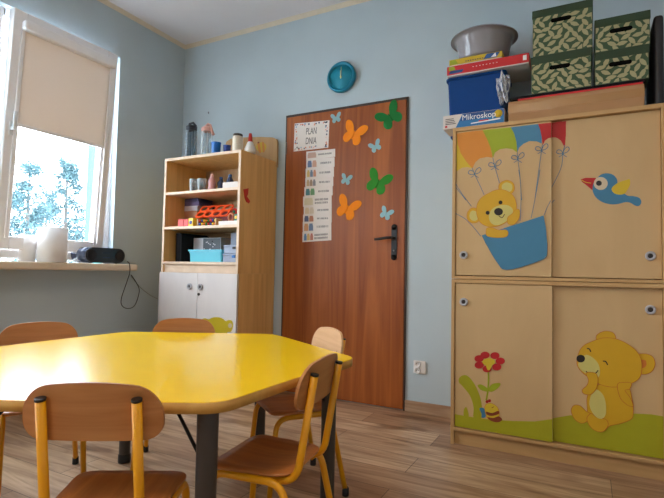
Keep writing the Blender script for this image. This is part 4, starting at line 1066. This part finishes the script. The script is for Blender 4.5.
def cap2(y0, y1, r, x, zc, n=12):
    A = [(y1-r+r*math.cos(a), zc+r*math.sin(a)) for a in [(-.5+k/n)*PI for k in range(n+1)]]
    C_ = [(y0+r+r*math.cos(a), zc+r*math.sin(a)) for a in [(.5+k/n)*PI for k in range(n+1)]]
    return [Vector((x, a, c)) for a, c in A+C_]
zc = SZ+.004+rr_
b = B().prism(cap2(ry0, ry1, rr_, rx-.16, zc), (.155, 0, 0), RADS, True); obj('radio_case', b, t)
b = B().prism(cap2(ry0+.001, ry1-.001, rr_-.001, rx-.005, zc), (.006, 0, 0), RAD, True)
obj('front_panel', b, t)
for yy in (ry0+.045, ry1-.045):
    obj('speaker', B().lathe([(.036, .0012), (.036, .005), (.032, .0055), (.028, .002), (0, .004)], (rx+.001, yy, zc), GRL, 28, 'x'), t)
ym = (ry0+ry1)/2
obj('display', B().box((rx+.001, ym-.03, zc+.010), (rx+.003, ym+.03, zc+.026), mat('radio_display', rgb(60, 66, 78), .2), .001), t)
b = B()
for k in range(4): b.box((rx+.001, ym-.026+k*.015, zc-.018), (rx+.004, ym-.016+k*.015, zc-.011), RADS, .001)
obj('button_row', b, t)
for yy in (ry0+.06, ry1-.06): obj('foot', B().box((rx-.14, yy-.012, SZ), (rx-.02, yy+.012, SZ+.0045), BLK), t)
# paper rolls
TOW = mat('paper_towel', rgb(250, 249, 251), .9, bump=.4, bscale=60)
def roll(u0, u1, vt, x, label):
    a, c = at(u0, 250, 0, x), at(u1, 250, 0, x); r = abs(c.y-a.y)/2*.93; yc = (a.y+c.y)/2; h = at((u0+u1)/2, vt, 0, x).z-SZ
    t = thing('paper_roll', (x, yc, SZ), label, 'paper roll', 'paper rolls on the sill')
    obj('paper', B().lathe([(.02, 0), (r, 0), (r, h), (.02, h), (.02, 0)], (x, yc, SZ), TOW, 40), t)
    obj('core', B().lathe([(.0198, 0), (.0198, h+.0005), (.018, h+.0005), (.018, 0), (.0198, 0)], (x, yc, SZ), CARD, 24), t)
roll(38, 66, 228, .085, 'thick white paper towel roll standing on the window sill')
roll(19, 35, 235, -.01, 'smaller white paper roll left behind the thick roll on the sill')
# power cord loop under the sill
b = B(); xx = .006
q = [(112, 262, .10), (122, 264, .09)]
P = [at(127, 262.5, 0, .165)+Vector((0, 0, .006)), at(129.3, 264, 0, .176)+Vector((0, 0, .003)), at(129.8, 272, 0, .178), at(126.5, 283, 0, .17), at(121.5, 298, 0, .16), at(122, 305.5, 0, .158), at(128, 308.5, 0, .158), at(135, 305, 0, .15), at(139.3, 291, 0, .12), at(136.5, 283, 0, .08), at(132, 276, 0, .02), at(131, 275, 0, .004)]
b.tube(smoothp(P, 6, False), .0028, BLK, 8)
tag(obj('power_cord', b), 'black power cord looping down from the sill beside the radio', 'cord')
b = B(); P = [at(131, 276, 0, .003), at(140, 287, 0, .003), at(150, 295, 0, .003), at(158, 299, 0, .003)]
b.tube(smoothp(P, 4, False), .0022, mat('grey_cable', rgb(140, 146, 140), .6), 8)
tag(obj('wall_cable', b), 'thin grey cable running along the wall to the cupboard', 'cable')

# ---------------------------------------------------------------- table
TC = Vector((1.723, -1.783, 0)); TS = .708; TTH = .507; TZ = .58
hexv = [Vector((TC.x+TS*math.cos(TTH+k*PI/3), TC.y+TS*math.sin(TTH+k*PI/3), 0)) for k in range(6)]
def rounded(V, r, n=6):
    out = []; k = len(V)
    for i in range(k):
        p, a, c = V[i], V[(i-1) % k], V[(i+1) % k]; d1 = (a-p).normalized()*r; d2 = (c-p).normalized()*r
        for j in range(n+1):
            s_ = j/n; out.append((p+d1)*(1-s_)**2 + p*2*s_*(1-s_) + (p+d2)*s_**2)
    return out
tbl = thing('hexagonal_table', (TC.x, TC.y, 0), 'hexagonal children table with a glossy yellow top and dark legs', 'table')
ring = rounded(hexv, .055)
b = B().prism([p+Vector((0, 0, TZ-.0262)) for p in ring], (0, 0, .0252), TEDGE, True)
tt = obj('tabletop', b, tbl)
inner = rounded([TC+(p-TC)*.998 for p in hexv], .055)
b = B().prism([p+Vector((0, 0, TZ-.001)) for p in inner], (0, 0, .001), TYEL)
obj('yellow_laminate', b, tt)
for k in range(6):
    d = (hexv[k]-TC).normalized(); p = hexv[k]-d*.095; tw = Vector((-d.y, d.x, 0))
    b = B().lathe([(0, .0), (.0235, .0), (.0245, .02), (.0265, TZ-.05), (.0265, TZ-.027), (0, TZ-.027)], p, TLEG, 28)
    lg = obj('leg', b, tbl)
    obj('foot_cap', B().lathe([(.0247, -.0), (.027, 0), (.028, .006), (.027, .035), (.0248, .038)], p, BLK, 28), lg)
    for sg in (-1, 1):
        e = (hexv[k]-d*.20) + tw*sg*.065
        b = B().tube([p-d*.015+tw*sg*.015+Vector((0, 0, .43)), e+Vector((0, 0, TZ-.029))], .0045, BLK, 8); obj('brace', b, lg)
# steel rail frame under the top
b = B()
for k in range(6):
    p = TC+(hexv[k]-TC)*.84; q = TC+(hexv[(k+1) % 6]-TC)*.84
    b.tube([p+Vector((0, 0, TZ-.040)), q+Vector((0, 0, TZ-.040))], .012, TLEG, 4)
obj('under_frame', b, tbl)

# ---------------------------------------------------------------- chairs
def arc_path(P, r, n=6):
    """polyline with corners rounded by radius r"""
    P = [Vector(p) for p in P]; out = [P[0]]
    for i in range(1, len(P)-1):
        p, a, c = P[i], P[i-1], P[i+1]; l = min(r, (a-p).length*.49, (c-p).length*.49); d1 = (a-p).normalized()*l; d2 = (c-p).normalized()*l
        for j in range(n+1):
            s_ = j/n; out.append((p+d1)*(1-s_)**2 + p*2*s_*(1-s_) + (p+d2)*s_**2)
    out.append(P[-1]); return out
def make_chair(label, backm):
    t = thing('childrens_chair', (0, 0, 0), label, 'chair', None)
    # seat: shaped plywood
    hw, y0, y1, zs = .148, -.132, .124, .343
    outline = rounded([Vector((-hw+.022, y0, 0)), Vector((hw-.022, y0, 0)), Vector((hw, y1, 0)), Vector((-hw, y1, 0))], .06, 7)
    b = B(); i = b._mi(SEATW); N = len(outline); rings = []
    def zz(p, dz):
        f = p.y
        z = zs - .012*math.sin(max(0, min(1, (f-y0)/(y1-y0)))*PI)*(1-(p.x/hw)**2*.7) 
        if f > y1-.05: z -= .006*((f-(y1-.05))/.05)**2
        return Vector((p.x, p.y, z+dz))
    for s_, dz in ((0.0, -.010), (.5, -.010), (.95, -.010), (1, -.007), (1, -.003), (.98, 0), (.75, 0), (.5, 0), (.25, 0), (0, 0)):
        if s_ == 0: rings.append([b.bm.verts.new(zz(Vector((0, (y0+y1)/2, 0)), dz))])
        else:
            c = Vector((0, (y0+y1)/2, 0)); rings.append([b.bm.verts.new(zz(c+(p-c)*s_, dz)) for p in outline])
    fs = []
    for k in range(len(rings)-1):
        A, C_ = rings[k], rings[k+1]
        for j in range(N):
            q = []
            for x_ in (A[j % len(A)], A[(j+1) % N % len(A)], C_[(j+1) % N % len(C_)], C_[j % len(C_)]):
                if x_ not in q: q.append(x_)
            if len(q) > 2: fs.append(b.bm.faces.new(q))
    b._fin(fs, SEATW, True)
    st = obj('seat', b, t)
    # side frames: an inverted U each side, legs splayed
    for sg in (-1, 1):
        xr = sg*.135
        P = arc_path([(sg*.142, .135, .014), (xr, .108, .321), (xr, -.115, .321), (sg*.165, -.175, .014)], .05, 7)
        obj('side_frame', B().tube(P, .0105, ORNG, 14), t)
        for (fx, fy) in ((sg*.142, .135), (sg*.165, -.175)):
            obj('foot_cap', B().lathe([(0, 0), (.0135, 0), (.014, .004), (.0128, .030), (.0105, .032)], (fx, fy, 0), BLK, 16), t)
    # back posts: run under the seat, bend up and lean back
        P = arc_path([(sg*.101, .02, .319), (sg*.101, -.138, .312), (sg*.100, -.185, .606)], .055, 8)
        obj('back_post', B().tube(P, .0108, ORNG, 16), t)
        e = Vector((sg*.100, -.185, .606)); d = (e-Vector((sg*.101, -.138, .312))).normalized()
        obj('post_cap', B().tube([e-d*.002, e+d*.004], .0114, BLK, 16), t)
    obj('cross_bar', B().tube([(-.133, .05, .319), (.133, .05, .319)], .009, ORNG, 12), t)
    # backrest: curved plywood board on the front of the posts
    Wd = .150; z0, z1 = .514, .642; n = 30
    def crn(x, r_): e_ = max(0, abs(x)-(Wd-r_)); return r_-math.sqrt(max(0, r_*r_-e_*e_))
    def ztop(x): return z1 - .018*(abs(x)/Wd)**2 - crn(x, .058)
    def zbot(x): return z0 + crn(x, .040)
    b = B(); fr = []; bk = []; rowsn = 8
    for k in range(n+1):
        x = Wd*math.sin((-1+2*k/n)*PI/2)
        za, zb_ = zbot(x), ztop(x)
        if zb_-za < .05 and False: pass
        cf, cb = [], []
        for r in range(rowsn+1):
            z = za+(zb_-za)*r/rowsn; yb_ = -.138-.047*(z-.305)/.293 + .0108 + .001
            yb_ += .014*(abs(x)/Wd)**2 - .005
            cf.append(b.bm.verts.new((x, yb_+.0085, z))); cb.append(b.bm.verts.new((x, yb_, z)))
        fr.append(cf); bk.append(cb)
    fs = []
    for k in range(n):
        for r in range(rowsn):
            fs.append(b.bm.faces.new((fr[k][r], fr[k+1][r], fr[k+1][r+1], fr[k][r+1]))); fs.append(b.bm.faces.new((bk[k][r], bk[k][r+1], bk[k+1][r+1], bk[k+1][r])))
        fs.append(b.bm.faces.new((fr[k][0], bk[k][0], bk[k+1][0], fr[k+1][0]))); fs.append(b.bm.faces.new((fr[k][-1], fr[k+1][-1], bk[k+1][-1], bk[k][-1])))
    for r in range(rowsn):
        fs.append(b.bm.faces.new((fr[0][r], fr[0][r+1], bk[0][r+1], bk[0][r]))); fs.append(b.bm.faces.new((fr[n][r], bk[n][r], bk[n][r+1], fr[n][r+1])))
    b._fin(fs, backm, False)
    br_ = obj('backrest', b, t)
    for sg in (-1, 1):
        zr = .555; yr = -.138-.047*(zr-.305)/.293+.0108+.0085+.003
        obj('screw', B().lathe([(.006, 0), (.005, .0015), (0, .002)], (sg*.104, yr, zr), mat('screw_brass', rgb(150, 120, 90), .4, metal=.6), 12, 'y'), br_)
        # screws face the sitter (+y): flip
        br_.children[-1].data.transform(Matrix.Scale(-1, 4, Vector((0, 1, 0)))) if False else None
    return t
proto = make_chair('wooden chair with orange-yellow tube frame at the near right side of the yellow table', BACKW)
def copy_chair(src, label):
    r = src.copy(); COL.objects.link(r); r['label'] = label
    for ch in src.children:
        c = ch.copy(); COL.objects.link(c); c.parent = r
        for g in ch.children:
            d = g.copy(); COL.objects.link(d); d.parent = c
    return r
GRP = 'childrens chairs around the hexagonal table'
proto['group'] = GRP
spots = [(2.226, -1.806, 188, 'childrens chair seen side-on from behind, right of the near dark table leg'),
         (2.052, -2.190, 120, 'childrens chair in the near left foreground, its back board fully seen with both posts'),
         (1.983, -1.297, 233, 'childrens chair with a pale narrow backrest, nearest the brown door'),
         (1.415, -1.380, -55, 'childrens chair behind the table in front of the white cupboard, only back top showing'),
         (1.118, -1.815, -25, 'childrens chair at the far left of the table below the window sill')]
for k, (x, y, a, lb) in enumerate(spots):
    c = proto if k == 0 else copy_chair(proto, lb)
    c['label'] = lb; c.location = (x, y, 0); c.rotation_euler = (0, 0, math.radians(a-90))
    if k == 2:
        for ch in c.children:
            if ch.name.startswith('backrest'):
                ch.data = ch.data.copy(); ch.data.materials[0] = PALEW
